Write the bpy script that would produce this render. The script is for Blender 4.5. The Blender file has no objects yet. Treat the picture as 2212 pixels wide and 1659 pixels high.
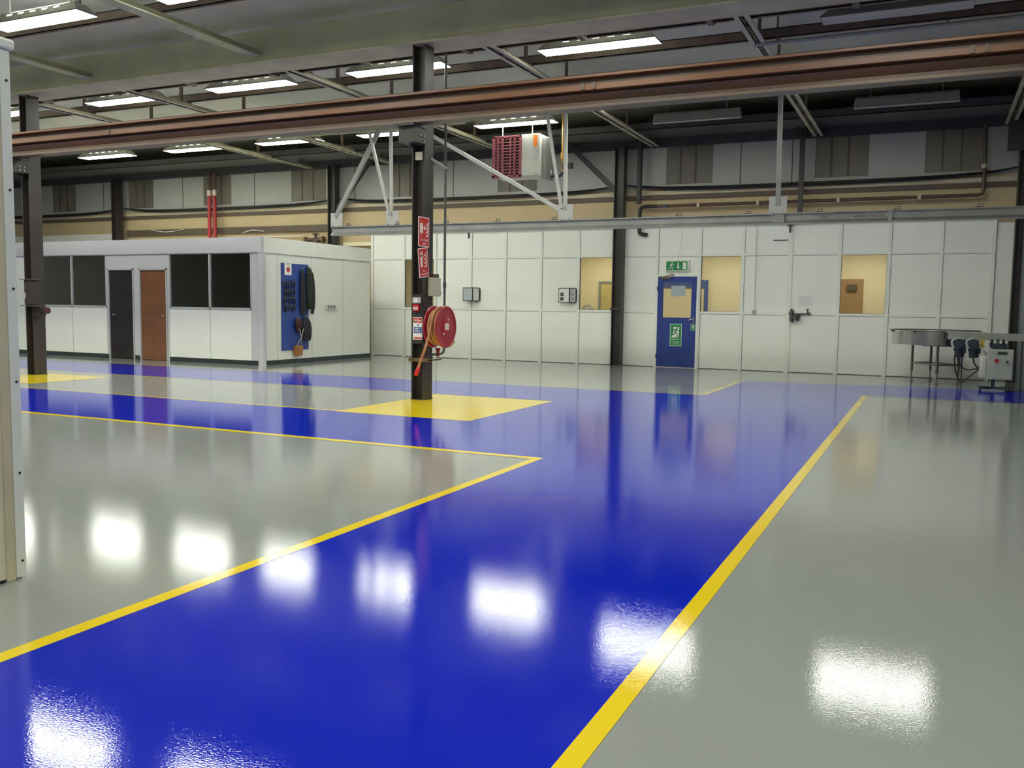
import bpy, bmesh, math, random
from mathutils import Vector, Matrix
random.seed(7)
SC = bpy.context.scene
COL = SC.collection
PI = math.pi

# ------------------------------------------------------------------ materials
MATS = {}
def mat(name, col, rough=0.5, metal=0.0, var=0.0, scale=4.0, bump=0.0, bscale=60.0, coat=0.0, spec=0.5, col2=None, ior=1.5):
    if name in MATS: return MATS[name]
    m = bpy.data.materials.new(name); m.use_nodes = True
    nt = m.node_tree; b = nt.nodes['Principled BSDF']
    b.inputs['Base Color'].default_value = (*col, 1)
    b.inputs['Roughness'].default_value = rough
    b.inputs['Metallic'].default_value = metal
    b.inputs['Coat Weight'].default_value = coat
    b.inputs['Specular IOR Level'].default_value = spec
    b.inputs['IOR'].default_value = ior
    tc = nt.nodes.new('ShaderNodeTexCoord')
    if var > 0 or col2:
        n = nt.nodes.new('ShaderNodeTexNoise'); n.inputs['Scale'].default_value = scale
        n.inputs['Detail'].default_value = 5
        nt.links.new(tc.outputs['Object'], n.inputs['Vector'])
        r = nt.nodes.new('ShaderNodeMix'); r.data_type = 'RGBA'
        c2 = col2 or tuple(max(0, c*(1-var)) for c in col)
        c1 = tuple(min(1, c*(1+var*0.6)) for c in col) if not col2 else col
        r.inputs['A'].default_value = (*c2, 1); r.inputs['B'].default_value = (*c1, 1)
        mr = nt.nodes.new('ShaderNodeMapRange')
        mr.inputs['From Min'].default_value = 0.32; mr.inputs['From Max'].default_value = 0.68
        nt.links.new(n.outputs['Fac'], mr.inputs['Value'])
        nt.links.new(mr.outputs['Result'], r.inputs['Factor'])
        nt.links.new(r.outputs['Result'], b.inputs['Base Color'])
    if bump > 0:
        n2 = nt.nodes.new('ShaderNodeTexNoise'); n2.inputs['Scale'].default_value = bscale
        n2.inputs['Detail'].default_value = 2
        nt.links.new(tc.outputs['Object'], n2.inputs['Vector'])
        bp = nt.nodes.new('ShaderNodeBump'); bp.inputs['Strength'].default_value = 1.0
        bp.inputs['Distance'].default_value = bump
        nt.links.new(n2.outputs['Fac'], bp.inputs['Height'])
        nt.links.new(bp.outputs['Normal'], b.inputs['Normal'])
        if coat > 0: nt.links.new(bp.outputs['Normal'], b.inputs['Coat Normal'])
    MATS[name] = m
    return m
def epoxy(name, col, rough, var, scale, bump, bscale):
    """Glossy resin floor: coloured body under a clear, faintly pebbled gloss."""
    m = bpy.data.materials.new(name); m.use_nodes = True
    nt = m.node_tree; nt.nodes.clear(); N = nt.nodes.new; K = nt.links.new
    out = N('ShaderNodeOutputMaterial'); mx = N('ShaderNodeMixShader'); di = N('ShaderNodeBsdfDiffuse'); gl = N('ShaderNodeBsdfGlossy')
    gl.distribution = 'BECKMANN'; gl.inputs['Roughness'].default_value = rough; gl.inputs['Color'].default_value = (1, 1, 1, 1)
    fr = N('ShaderNodeFresnel'); fr.inputs['IOR'].default_value = 1.5
    tc = N('ShaderNodeTexCoord'); n = N('ShaderNodeTexNoise'); n.inputs['Scale'].default_value = scale; n.inputs['Detail'].default_value = 5
    K(tc.outputs['Object'], n.inputs['Vector'])
    r = N('ShaderNodeMix'); r.data_type = 'RGBA'
    r.inputs['A'].default_value = (*[c*(1-var) for c in col], 1); r.inputs['B'].default_value = (*[min(1, c*(1+var)) for c in col], 1)
    K(n.outputs['Fac'], r.inputs['Factor']); K(r.outputs['Result'], di.inputs['Color'])
    n2 = N('ShaderNodeTexNoise'); n2.inputs['Scale'].default_value = bscale; n2.inputs['Detail'].default_value = 1
    K(tc.outputs['Object'], n2.inputs['Vector'])
    bp = N('ShaderNodeBump'); bp.inputs['Strength'].default_value = 1.0; bp.inputs['Distance'].default_value = bump
    K(n2.outputs['Fac'], bp.inputs['Height']); K(bp.outputs['Normal'], gl.inputs['Normal'])
    K(fr.outputs[0], mx.inputs[0]); K(di.outputs[0], mx.inputs[1]); K(gl.outputs[0], mx.inputs[2]); K(mx.outputs[0], out.inputs[0])
    MATS[name] = m
    return m
def emis(name, col, strength):
    m = bpy.data.materials.new(name); m.use_nodes = True
    nt = m.node_tree; b = nt.nodes['Principled BSDF']
    b.inputs['Base Color'].default_value = (0.8, 0.8, 0.8, 1)
    b.inputs['Emission Color'].default_value = (*col, 1)
    b.inputs['Emission Strength'].default_value = strength
    return m
def glass(name, tint, gloss_col=(1, 1, 1), ior=1.5):
    m = bpy.data.materials.new(name); m.use_nodes = True
    nt = m.node_tree; nt.nodes.clear()
    out = nt.nodes.new('ShaderNodeOutputMaterial'); mx = nt.nodes.new('ShaderNodeMixShader')
    tr = nt.nodes.new('ShaderNodeBsdfTransparent'); gl = nt.nodes.new('ShaderNodeBsdfGlossy')
    fr = nt.nodes.new('ShaderNodeFresnel'); fr.inputs['IOR'].default_value = ior
    tr.inputs['Color'].default_value = (*tint, 1); gl.inputs['Roughness'].default_value = 0.03
    gl.inputs['Color'].default_value = (*gloss_col, 1)
    nt.links.new(fr.outputs[0], mx.inputs[0]); nt.links.new(tr.outputs[0], mx.inputs[1])
    nt.links.new(gl.outputs[0], mx.inputs[2]); nt.links.new(mx.outputs[0], out.inputs[0])
    return m

FB, FS, FR = 0.00020, 130.0, 0.09   # floor orange-peel
M = dict(
  grey=epoxy('grey_epoxy', (0.288, 0.300, 0.285), FR, 0.05, 0.7, FB, FS),
  blue=epoxy('blue_epoxy', (0.001, 0.014, 0.47), FR, 0.03, 0.7, FB, FS),
  yellow=epoxy('yellow_epoxy', (0.82, 0.60, 0.012), FR, 0.04, 2.0, FB, FS),
  white_panel=mat('white_panel', (0.80, 0.81, 0.74), 0.42, var=0.03, scale=1.2),
  white_frame=mat('white_frame', (0.76, 0.77, 0.70), 0.45),
  cabin_white=mat('cabin_white', (0.70, 0.71, 0.65), 0.35, var=0.03, scale=1.0),
  cabin_shade_grey=mat('cabin_shade_grey', (0.47, 0.47, 0.475), 0.4, var=0.03),  # lamp shading on the front fascia put into the colour; side stays white
  alu=mat('grey_aluminium', (0.5, 0.51, 0.51), 0.35, 0.3),
  black_skirt=mat('black_skirting', (0.025, 0.032, 0.036), 0.35),
  seam=mat('dark_seam', (0.10, 0.10, 0.09), 0.6),
  cladding=mat('grey_cladding', (0.42, 0.42, 0.385), 0.55, var=0.06, scale=0.8),
  grp=mat('brown_rooflight', (0.17, 0.155, 0.12), 0.45, var=0.18, scale=1.5),
  tan=mat('tan_wall', (0.55, 0.43, 0.25), 0.7, var=0.05, scale=1.0),
  ledge=mat('cream_rail', (0.55, 0.47, 0.33), 0.6, var=0.08),
  ledge_dark=mat('brown_rail', (0.11, 0.08, 0.055), 0.6),
  ceiling=mat('ceiling_sheet', (0.56, 0.56, 0.43), 0.7, var=0.12, scale=0.6),
  greenbeam=mat('green_grey_paint', (0.46, 0.47, 0.31), 0.6, var=0.15, scale=1.3),
  chord=mat('chord_grey', (0.50, 0.47, 0.34), 0.5, var=0.2, scale=2.0),
  purlin=mat('brown_purlin', (0.16, 0.115, 0.085), 0.6, var=0.2),
  darksteel=mat('dark_brown_steel', (0.040, 0.033, 0.030), 0.42, var=0.25, scale=3.0),
  darkbeam=mat('dark_eaves', (0.045, 0.045, 0.047), 0.6),
  rust=mat('rust_brown_paint', (0.125, 0.062, 0.040), 0.42, scale=0.5, col2=(0.075, 0.045, 0.035)),
  orange=mat('orange_brown_paint', (0.30, 0.125, 0.050), 0.4, scale=0.35, col2=(0.125, 0.062, 0.042)),
  rustlip=mat('pale_brown_lip', (0.21, 0.145, 0.09), 0.4, scale=0.5, col2=(0.12, 0.085, 0.06)),  # paler brown than the beam web
  galv=mat('galvanised', (0.36, 0.37, 0.33), 0.45, 0.35, var=0.12, scale=3.0),
  galv_light=mat('galvanised_light', (0.56, 0.56, 0.50), 0.45, 0.15, var=0.08, scale=4.0),
  bolt=mat('bolt_steel', (0.55, 0.52, 0.46), 0.3, 0.8),
  darkbolt=mat('dark_bolt', (0.05, 0.05, 0.05), 0.4, 0.4),
  red=mat('red_enamel', (0.36, 0.020, 0.040), 0.30, var=0.1, scale=3.0),
  sign_red=mat('sign_red', (0.52, 0.030, 0.028), 0.4),
  sign_pink=mat('sign_faded_white', (0.80, 0.66, 0.60), 0.5),
  sign_white=mat('sign_white', (0.80, 0.80, 0.76), 0.45),
  sign_green=mat('sign_green', (0.008, 0.22, 0.055), 0.4),
  sign_lt=mat('sign_pale_green', (0.45, 0.68, 0.53), 0.45),
  sign_blue=mat('sign_blue', (0.04, 0.09, 0.33), 0.4),
  door_blue=mat('door_blue', (0.022, 0.048, 0.24), 0.35, var=0.06),
  board_blue=mat('board_blue', (0.020, 0.055, 0.27), 0.45, var=0.08),
  wood=mat('brown_wood_door', (0.17, 0.066, 0.026), 0.4, var=0.2, scale=2.0),
  dark_door=mat('dark_door', (0.020, 0.015, 0.016), 0.3, var=0.3, scale=2.0),
  hose=mat('tan_hose', (0.42, 0.19, 0.085), 0.45, var=0.15, scale=6.0),
  nozzle=mat('red_nozzle', (0.62, 0.022, 0.025), 0.35),
  brass=mat('dull_brass', (0.24, 0.17, 0.09), 0.4, 0.6, var=0.2),
  pipe_grey=mat('dull_pipe', (0.11, 0.12, 0.11), 0.4, 0.3, var=0.15),
  pipe_brown=mat('brown_pipe', (0.10, 0.06, 0.042), 0.5, var=0.15),
  beige=mat('beige_box', (0.50, 0.48, 0.36), 0.45),
  greyplastic=mat('grey_plastic', (0.42, 0.43, 0.41), 0.4),
  blackrubber=mat('black_rubber', (0.018, 0.018, 0.019), 0.5),
  heater_grey=mat('heater_grey', (0.60, 0.60, 0.52), 0.4),
  heater_red=mat('heater_maroon', (0.30, 0.075, 0.090), 0.42),
  heater_dark=mat('heater_inside', (0.035, 0.014, 0.018), 0.6),
  orange_tag=mat('orange_sticker', (0.85, 0.22, 0.02), 0.45),
  yellow_pipe=mat('ochre_gas_pipe', (0.42, 0.23, 0.035), 0.5),
  cream=mat('cream_panel', (0.66, 0.62, 0.46), 0.45, var=0.07, scale=2.5),
  cream_dark=mat('cream_return', (0.55, 0.50, 0.34), 0.5, var=0.1, scale=3.0),
  trim_white=mat('white_trim', (0.72, 0.74, 0.68), 0.4, var=0.05, scale=4.0),
  stainless=mat('stainless', (0.55, 0.54, 0.51), 0.22, 0.95, var=0.1, scale=3.0),
  steel_leg=mat('steel_leg', (0.20, 0.19, 0.18), 0.35, 0.6),
  motor=mat('dark_blue_motor', (0.026, 0.034, 0.050), 0.42),
  cabinet=mat('cabinet_grey', (0.44, 0.46, 0.36), 0.4, var=0.05),
  lcd=mat('dark_display', (0.05, 0.065, 0.045), 0.25),
  button_red=mat('button_red', (0.45, 0.02, 0.03), 0.35),
  button_green=mat('button_green', (0.07, 0.13, 0.08), 0.4),
  yellow_knob=mat('yellow_knob', (0.55, 0.42, 0.09), 0.4),
  room_cream=mat('room_cream', (0.78, 0.70, 0.47), 0.7, var=0.03),
  room_blue=mat('room_blue', (0.07, 0.12, 0.34), 0.5),
  room_brown=mat('room_board', (0.36, 0.22, 0.085), 0.6),
  room_dark=mat('room_dark', (0.10, 0.07, 0.04), 0.5),
  frame_grey=mat('frame_grey_green', (0.24, 0.26, 0.22), 0.5),
  pale_door=mat('pale_yellow_door', (0.56, 0.46, 0.18), 0.5, var=0.1),
  paper=mat('paper', (0.72, 0.73, 0.70), 0.6),
  paper_blue=mat('pale_blue_paper', (0.40, 0.45, 0.46), 0.6),
  ink=mat('dark_ink', (0.06, 0.06, 0.065), 0.6),
  ink_grey=mat('grey_ink', (0.33, 0.33, 0.34), 0.6),
  stamp=mat('stencil_brown', (0.08, 0.05, 0.045), 0.6),
  coat=mat('dark_green_cloth', (0.022, 0.028, 0.020), 0.85, var=0.3, scale=12.0),
  navy=mat('navy_cloth', (0.015, 0.017, 0.028), 0.85, var=0.3, scale=12.0),
  maroon=mat('maroon_cloth', (0.06, 0.018, 0.025), 0.85, var=0.3, scale=12.0),
  ochre=mat('ochre_leather', (0.33, 0.14, 0.035), 0.55, var=0.15, scale=10.0),
  curtain=mat('blue_grey_sheet', (0.12, 0.14, 0.18), 0.4, var=0.2, scale=1.5),
  chrome=mat('chrome', (0.7, 0.7, 0.68), 0.18, 1.0),
  unlit=mat('unlit_diffuser', (0.50, 0.50, 0.42), 0.4),
  lamp_body=mat('lamp_housing', (0.22, 0.22, 0.20), 0.5),
  outer=mat('outer_wall_grey', (0.35, 0.35, 0.32), 0.7, var=0.1, scale=0.7),
  outer_dark=mat('unlit_end_wall', (0.09, 0.09, 0.09), 0.7, var=0.1, scale=0.7),  # outer wall grey darkened in colour, so the right end reads as unlit
  red_pipe=mat('red_pipe', (0.40, 0.030, 0.035), 0.4),
)
M['lamp'] = emis('lamp_glow', (0.97, 1.0, 0.91), 42.0)
M['added_uplight'] = emis('added_top_glow', (0.97, 1.0, 0.91), 30.0)  # glow added on the lamp tops to brighten the ceiling
M['slot'] = emis('lamp_slot_glow', (0.97, 1.0, 0.91), 1.3)
M['glass'] = glass('clear_glass', (0.88, 0.88, 0.84))
M['darkglass'] = glass('smoked_glass', (0.85, 0.88, 0.83), ior=2.4)

# ------------------------------------------------------------------ mesh builder
class MB:
    def __init__(s): s.v = []; s.f = []; s.mi = []; s.m = 0
    def add(s, vs, fs):
        o = len(s.v); s.v += [tuple(p) for p in vs]
        for f in fs: s.f.append(tuple(o+i for i in f)); s.mi.append(s.m)
        return s
    def box(s, x0, x1, y0, y1, z0, z1):
        x0, x1 = min(x0, x1), max(x0, x1); y0, y1 = min(y0, y1), max(y0, y1); z0, z1 = min(z0, z1), max(z0, z1)
        return s.add([(x0,y0,z0),(x1,y0,z0),(x1,y1,z0),(x0,y1,z0),(x0,y0,z1),(x1,y0,z1),(x1,y1,z1),(x0,y1,z1)],
                     [(0,3,2,1),(4,5,6,7),(0,1,5,4),(1,2,6,5),(2,3,7,6),(3,0,4,7)])
    def tube(s, pts, r, n=10, cap=True):
        pts = [Vector(p) for p in pts]; rs = r if isinstance(r, (list, tuple)) else [r]*len(pts)
        t0 = (pts[1]-pts[0]).normalized()
        up = Vector((0,0,1)) if abs(t0.z) < 0.9 else Vector((1,0,0))
        a = t0.cross(up).normalized(); o = len(s.v); prev = t0
        for i, p in enumerate(pts):
            t = (pts[min(i+1, len(pts)-1)]-pts[max(i-1, 0)])
            t = t.normalized() if t.length > 1e-9 else prev
            q = prev.rotation_difference(t); a = (q @ a); a = (a - t*a.dot(t)).normalized(); prev = t
            b = t.cross(a)
            for k in range(n):
                w = 2*PI*k/n; s.v.append(tuple(p + (a*math.cos(w)+b*math.sin(w))*rs[i]))
        for i in range(len(pts)-1):
            for k in range(n):
                s.f.append((o+i*n+k, o+i*n+(k+1)%n, o+(i+1)*n+(k+1)%n, o+(i+1)*n+k)); s.mi.append(s.m)
        if cap:
            s.f.append(tuple(o+k for k in reversed(range(n)))); s.mi.append(s.m)
            e = o+(len(pts)-1)*n; s.f.append(tuple(e+k for k in range(n))); s.mi.append(s.m)
        return s
    def cyl(s, p0, p1, r, n=16): return s.tube([p0, p1], r, n)
    def prism(s, prof, axis, a0, a1):
        # prof: 2D points; axis 'x': (y,z) extruded in x; 'y': (x,z); 'z': (x,y)
        def P(p, a): return {'x': (a, p[0], p[1]), 'y': (p[0], a, p[1]), 'z': (p[0], p[1], a)}[axis]
        n = len(prof); vs = [P(p, a0) for p in prof]+[P(p, a1) for p in prof]
        fs = [tuple(reversed(range(n))), tuple(range(n, 2*n))]+[(i, (i+1)%n, n+(i+1)%n, n+i) for i in range(n)]
        return s.add(vs, fs)
    def lathe(s, prof, c, axis='z', n=40, closed=False):
        # prof: (radius, height along axis)
        o = len(s.v); m = len(prof)
        for r, h in prof:
            for k in range(n):
                w = 2*PI*k/n; a, b = r*math.cos(w), r*math.sin(w)
                p = {'z': (a, b, h), 'x': (h, a, b), 'y': (a, h, b)}[axis]
                s.v.append((c[0]+p[0], c[1]+p[1], c[2]+p[2]))
        rng = m if closed else m-1
        for i in range(rng):
            for k in range(n):
                j = (i+1) % m
                s.f.append((o+i*n+k, o+i*n+(k+1)%n, o+j*n+(k+1)%n, o+j*n+k)); s.mi.append(s.m)
        if not closed:
            for i in (0, m-1):
                if prof[i][0] > 1e-6:
                    s.f.append(tuple(o+i*n+k for k in range(n))); s.mi.append(s.m)
        return s
    def hsec(s, x0, x1, y0, y1, z0, z1, tf=0.02, tw=0.014, flange='x'):
        if flange == 'x':   # flanges are the plates at x0 and x1
            s.box(x0, x0+tf, y0, y1, z0, z1); s.box(x1-tf, x1, y0, y1, z0, z1)
            ym = (y0+y1)/2; s.box(x0+tf, x1-tf, ym-tw/2, ym+tw/2, z0, z1)
        else:
            s.box(x0, x1, y0, y0+tf, z0, z1); s.box(x0, x1, y1-tf, y1, z0, z1)
            xm = (x0+x1)/2; s.box(xm-tw/2, xm+tw/2, y0+tf, y1-tf, z0, z1)
        return s
    def bar(s, p0, p1, w, d, side=(0,1,0)):
        # rectangular bar between two points; d measured along `side`
        p0, p1 = Vector(p0), Vector(p1); t = (p1-p0).normalized(); sd = Vector(side)
        sd = (sd - t*sd.dot(t)).normalized(); u = t.cross(sd)
        vs = []
        for p in (p0, p1):
            for a, b in ((-1,-1),(1,-1),(1,1),(-1,1)): vs.append(p+u*(a*w/2)+sd*(b*d/2))
        return s.add(vs, [(0,3,2,1),(4,5,6,7),(0,1,5,4),(1,2,6,5),(2,3,7,6),(3,0,4,7)])
    def sphere(s, c, r, n=12, m=8, sc=(1,1,1)):
        prof = [(max(1e-5, r*math.sin(PI*i/m)), -r*math.cos(PI*i/m)) for i in range(m+1)]
        o = len(s.v); s.lathe(prof, (0,0,0), 'z', n)
        for i in range(o, len(s.v)):
            x, y, z = s.v[i]; s.v[i] = (c[0]+x*sc[0], c[1]+y*sc[1], c[2]+z*sc[2])
        return s

class Frame:
    """Flat artwork on a wall plane: u right, v up, n out of the wall."""
    def __init__(s, o, u, v): s.o = Vector(o); s.u = Vector(u); s.v = Vector(v); s.n = s.u.cross(s.v)
    def P(s, a, b, d=0): return s.o+s.u*a+s.v*b+s.n*d
    def poly(s, mb, pts, d0, d1):
        n = len(pts); vs = [s.P(a, b, d0) for a, b in pts]+[s.P(a, b, d1) for a, b in pts]
        mb.add(vs, [tuple(reversed(range(n))), tuple(range(n, 2*n))]+[(i, (i+1)%n, n+(i+1)%n, n+i) for i in range(n)])
    def rect(s, mb, a0, a1, b0, b1, d0, d1): s.poly(mb, [(a0,b0),(a1,b0),(a1,b1),(a0,b1)], d0, d1)
    def disc(s, mb, a, b, r, d0, d1, n=14): s.poly(mb, [(a+r*math.cos(2*PI*k/n), b+r*math.sin(2*PI*k/n)) for k in range(n)], d0, d1)
    def stroke(s, mb, pts, w, d0, d1):
        for (a, b), (c, d) in zip(pts[:-1], pts[1:]):
            L = math.hypot(c-a, d-b) or 1e-6; nx, ny = -(d-b)/L*w/2, (c-a)/L*w/2
            s.poly(mb, [(a-nx,b-ny),(c-nx,d-ny),(c+nx,d+ny),(a+nx,b+ny)], d0, d1)
        for a, b in pts: s.disc(mb, a, b, w/2, d0, d1, 8)
    def man(s, mb, a, b, h, d0, d1, mirror=1):
        q = lambda x, y: (a+mirror*x*h, b+y*h)
        s.disc(mb, *q(0.13, 0.90), 0.085*h, d0, d1)
        s.stroke(mb, [q(0.05, 0.76), q(-0.06, 0.44)], 0.15*h, d0, d1)
        s.stroke(mb, [q(0.07, 0.74), q(0.22, 0.60), q(0.36, 0.64)], 0.07*h, d0, d1)
        s.stroke(mb, [q(0.02, 0.76), q(-0.20, 0.72), q(-0.28, 0.56)], 0.07*h, d0, d1)
        s.stroke(mb, [q(-0.03, 0.44), q(0.16, 0.30), q(0.12, 0.04), q(0.20, 0.02)], 0.085*h, d0, d1)
        s.stroke(mb, [q(-0.07, 0.44), q(-0.14, 0.22), q(-0.40, 0.18)], 0.085*h, d0, d1)
    def flames(s, mb, a, b, h, w, d0, d1, n=4):
        for i in range(n):
            y = b+h*i/n; k = h/n*1.35
            s.poly(mb, [(a, y), (a+w*0.5, y+k*0.10), (a+w*0.85, y+k*0.45), (a+w, y+k), (a+w*0.55, y+k*0.55), (a+w*0.2, y+k*0.3)], d0, d1)

def link(name, me):
    o = bpy.data.objects.new(name, me); COL.objects.link(o); return o
ORIGIN = {}
def obj(name, mb, m, parent=None, smooth=False, bevel=0.0, mats=None, fix=True):
    """One mesh object; builder coordinates are world coordinates."""
    org = ORIGIN.get(parent.name, Vector()) if parent else Vector()
    me = bpy.data.meshes.new(name)
    me.from_pydata([tuple(Vector(p)-org) for p in mb.v], [], mb.f)
    for mm in (mats or [m]): me.materials.append(mm)
    if mats: me.polygons.foreach_set('material_index', mb.mi)
    bm = bmesh.new(); bm.from_mesh(me)
    if fix: bmesh.ops.recalc_face_normals(bm, faces=bm.faces)
    if bevel > 0:
        es = [e for e in bm.edges if len(e.link_faces) == 2 and e.calc_face_angle(0) > 0.6]
        bmesh.ops.bevel(bm, geom=es, offset=bevel, segments=2, affect='EDGES', profile=0.5, clamp_overlap=True)
    if smooth:
        for f in bm.faces: f.smooth = True
        for e in bm.edges:
            if len(e.link_faces) == 2 and e.calc_face_angle(0) > 0.6: e.smooth = False
    bm.to_mesh(me); bm.free(); me.update()
    o = link(name, me)
    if parent:
        o.parent = parent; ORIGIN[o.name] = org
    else: ORIGIN[o.name] = Vector()
    return o
def pieces(name, mb, m, parent, **k):
    """Every separate piece of the builder becomes a part of its own."""
    par = list(range(len(mb.v)))
    def find(i):
        while par[i] != i: par[i] = par[par[i]]; i = par[i]
        return i
    for f in mb.f:
        for i in f[1:]: par[find(i)] = find(f[0])
    groups = {}
    for f in mb.f: groups.setdefault(find(f[0]), []).append(f)
    out = []
    for fs in groups.values():
        ids = sorted({i for f in fs for i in f}); mp = {v: n for n, v in enumerate(ids)}
        q = MB(); q.add([mb.v[i] for i in ids], [tuple(mp[i] for i in f) for f in fs])
        out.append(obj(name, q, m, parent, **k))
    return out
def tag(o, label, cat, group=None):
    o['label'] = label; o['category'] = cat
    if group: o['group'] = group
    return o
def thing(name, label, cat, loc, group=None):
    o = bpy.data.objects.new(name, None); COL.objects.link(o)
    o.empty_display_size = 0.1; o.location = loc; ORIGIN[o.name] = Vector(loc)
    return tag(o, label, cat, group)
def struct(name, mb, m, parent=None, **k):
    o = obj(name, mb, m, parent, **k)
    if not parent: o['kind'] = 'structure'
    return o
def dup(root, loc, label=None, group=None):
    r = root.copy(); COL.objects.link(r); r.location = loc; ORIGIN[r.name] = Vector(loc)
    if label: r['label'] = label
    if group: r['group'] = group
    for ch in list(root.children):
        c = ch.copy(); COL.objects.link(c); c.parent = r
        for g in list(ch.children):
            d = g.copy(); COL.objects.link(d); d.parent = c
    return r
def text(name, body, size, fr, a, b, d, m, parent, align='CENTER', rot=0.0, sx=1.0):
    cu = bpy.data.curves.new(name, 'FONT'); cu.body = body; cu.size = size; cu.extrude = 0.0004
    cu.align_x = align; cu.align_y = 'CENTER'; cu.space_line = 0.95
    tmp = bpy.data.objects.new(name+'_tmp', cu); COL.objects.link(tmp)
    dg = bpy.context.evaluated_depsgraph_get(); dg.update()
    me = bpy.data.meshes.new_from_object(tmp.evaluated_get(dg))
    bpy.data.objects.remove(tmp); me.name = name
    org = ORIGIN.get(parent.name, Vector())
    c, s = math.cos(rot), math.sin(rot)
    for v in me.vertices:
        x, y = v.co.x*sx, v.co.y
        v.co = fr.P(a+x*c-y*s, b+x*s+y*c, d+v.co.z) - org
    me.materials.clear(); me.materials.append(m)
    o = link(name, me); o.parent = parent; ORIGIN[o.name] = org
    return o
def spline(pts, k=6):
    pts = [Vector(p) for p in pts]; out = []
    for i in range(len(pts)-1):
        p0, p1, p2, p3 = pts[max(i-1,0)], pts[i], pts[i+1], pts[min(i+2, len(pts)-1)]
        for j in range(k):
            t = j/k
            out.append(0.5*((2*p1)+(p2-p0)*t+(2*p0-5*p1+4*p2-p3)*t*t+(3*p1-p0-3*p2+p3)*t**3))
    out.append(pts[-1]); return out
def FY(x, y, z): return Frame((x, y, z), (1,0,0), (0,0,1))      # faces -Y
def FX(x, y, z): return Frame((x, y, z), (0,1,0), (0,0,1))      # faces +X

# ------------------------------------------------------------------ key planes (metres)
WY = 20.27           # face of the white partition
UY = 20.45           # upper outer wall
CY, CX = 15.30, -13.02   # office cabin front / side
CEIL = 5.6

# ================================================================== SETTING
fl = MB(); fl.m = 0
def quad(mb, x0, x1, y0, y1, z): mb.add([(x0,y0,z),(x1,y0,z),(x1,y1,z),(x0,y1,z)], [(0,1,2,3)])
fl.add([(-31,-9,-0.2),(9,-9,-0.2),(9,UY,-0.2),(-31,UY,-0.2),(-31,-9,0),(9,-9,0),(9,UY,0),(-31,UY,0)],
       [(0,3,2,1),(4,5,6,7),(0,1,5,4),(1,2,6,5),(2,3,7,6),(3,0,4,7)])
zb, zy = 0.0008, 0.0016
fl.m = 1
quad(fl, -3.13, -0.91, -8.9, 7.31, zb)        # main walkway
quad(fl, -31, -0.91, 7.31, 9.37, zb)          # near cross walkway
quad(fl, -4.88, -0.91, 9.37, 11.93, zb)
quad(fl, -31, -0.91, 11.93, 14.03, zb)        # far cross walkway
quad(fl, -3.2, -0.91, 14.03, 17.3, zb)
quad(fl, -0.91, 9, 15.31, 17.75, zb)
fl.add([(-3.2,17.3,zb),(-0.91,17.3,zb),(-0.91,17.5,zb)], [(0,1,2)])
fl.m = 2
quad(fl, -0.95, -0.87, -8.9, 15.34, zy)
quad(fl, -3.17, -3.085, -8.9, 7.255, zy)
quad(fl, -31, -3.085, 7.255, 7.36, zy)
quad(fl, -31, -14.85, 9.34, 9.40, zy); quad(fl, -14.85, -6.76, 9.34, 9.40, zy)
quad(fl, -31, -6.76, 11.90, 11.96, zy)
quad(fl, -31, -3.24, 14.0, 14.06, zy)
quad(fl, -3.24, -3.16, 14.0, 17.2, zy)
quad(fl, -0.87, 9, 15.28, 15.34, zy)
quad(fl, -6.76, -4.86, 9.3, 11.9, zy)         # pad round the middle column
quad(fl, -14.85, -13.1, 9.85, 11.4, zy)        # pad round the left column
struct('floor', fl, None, mats=[M['grey'], M['blue'], M['yellow']], fix=False)

c = MB(); c.box(-31, 9, -9, UY+0.3, CEIL, CEIL+0.2)
struct('ceiling', c, M['ceiling'])
w = MB(); w.box(-31.2, -31, -9, UY, 0, CEIL); struct('wall_left', w, M['cladding'])
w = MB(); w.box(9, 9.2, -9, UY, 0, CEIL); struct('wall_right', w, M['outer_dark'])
w = MB(); w.box(-31, 9, -9.2, -9, 0, CEIL); struct('wall_front', w, M['outer'])

# partition of white panels ------------------------------------------------------
XS = [-13.52, -12.55, -11.60, -10.58, -9.62, -8.66, -7.69, -6.72, -5.77, -4.78, -3.83, -2.83, -1.82, -0.86, 0.11, 1.04]
ZS = [0.0, 1.262, 2.547, 3.20]
WINC = {1, 6, 9, 12}       # cells with a window in the middle band
pan = MB(); strip = MB(); seam = MB()
for i in range(15):
    x0, x1 = XS[i], XS[i+1]
    for j in range(3):
        if i == 8:
            if j == 0: continue
            if j == 1:
                pan.box(x0, x1, WY, WY+0.05, 2.11, 2.547); continue
        if j == 1 and i in WINC: continue
        pan.box(x0, x1, WY, WY+0.05, ZS[j], ZS[j+1])
pan.box(1.04, 1.42, WY+0.02, WY+0.06, 0, 3.12)
wall_b = struct('wall_back', pan, M['white_panel'])
for i, x in enumerate(XS):
    if x == -5.77 or x == -4.78: strip.box(x-0.03, x+0.03, WY-0.02, WY, 0, 3.2); continue
    wdt = 0.036 if i != 11 else 0.05
    strip.box(x-wdt, x+wdt, WY-0.018, WY, 0.0, 3.2)
for z in (1.262, 2.547):
    for i in range(15):
        if i == 8 and z < 2: continue
        strip.box(XS[i]+0.036, XS[i+1]-0.036, WY-0.012, WY, z-0.026, z+0.026)
strip.box(-13.52, 1.04, WY-0.022, WY, 3.16, 3.22)
struct('frame_strip', strip, M['white_frame'], wall_b)
for z in (1.262, 2.547):
    for i in range(15):
        if i == 8 and z < 2: continue
        seam.box(XS[i]+0.036, XS[i+1]-0.036, WY-0.004, WY, z-0.034, z-0.026)
for x in XS:
    seam.box(x+0.036, x+0.043, WY-0.003, WY, 0.01, 3.16)
struct('shade_line', seam, M['seam'], wall_b)  # dark strips paint the thin shadow right of and below the frames
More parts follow.
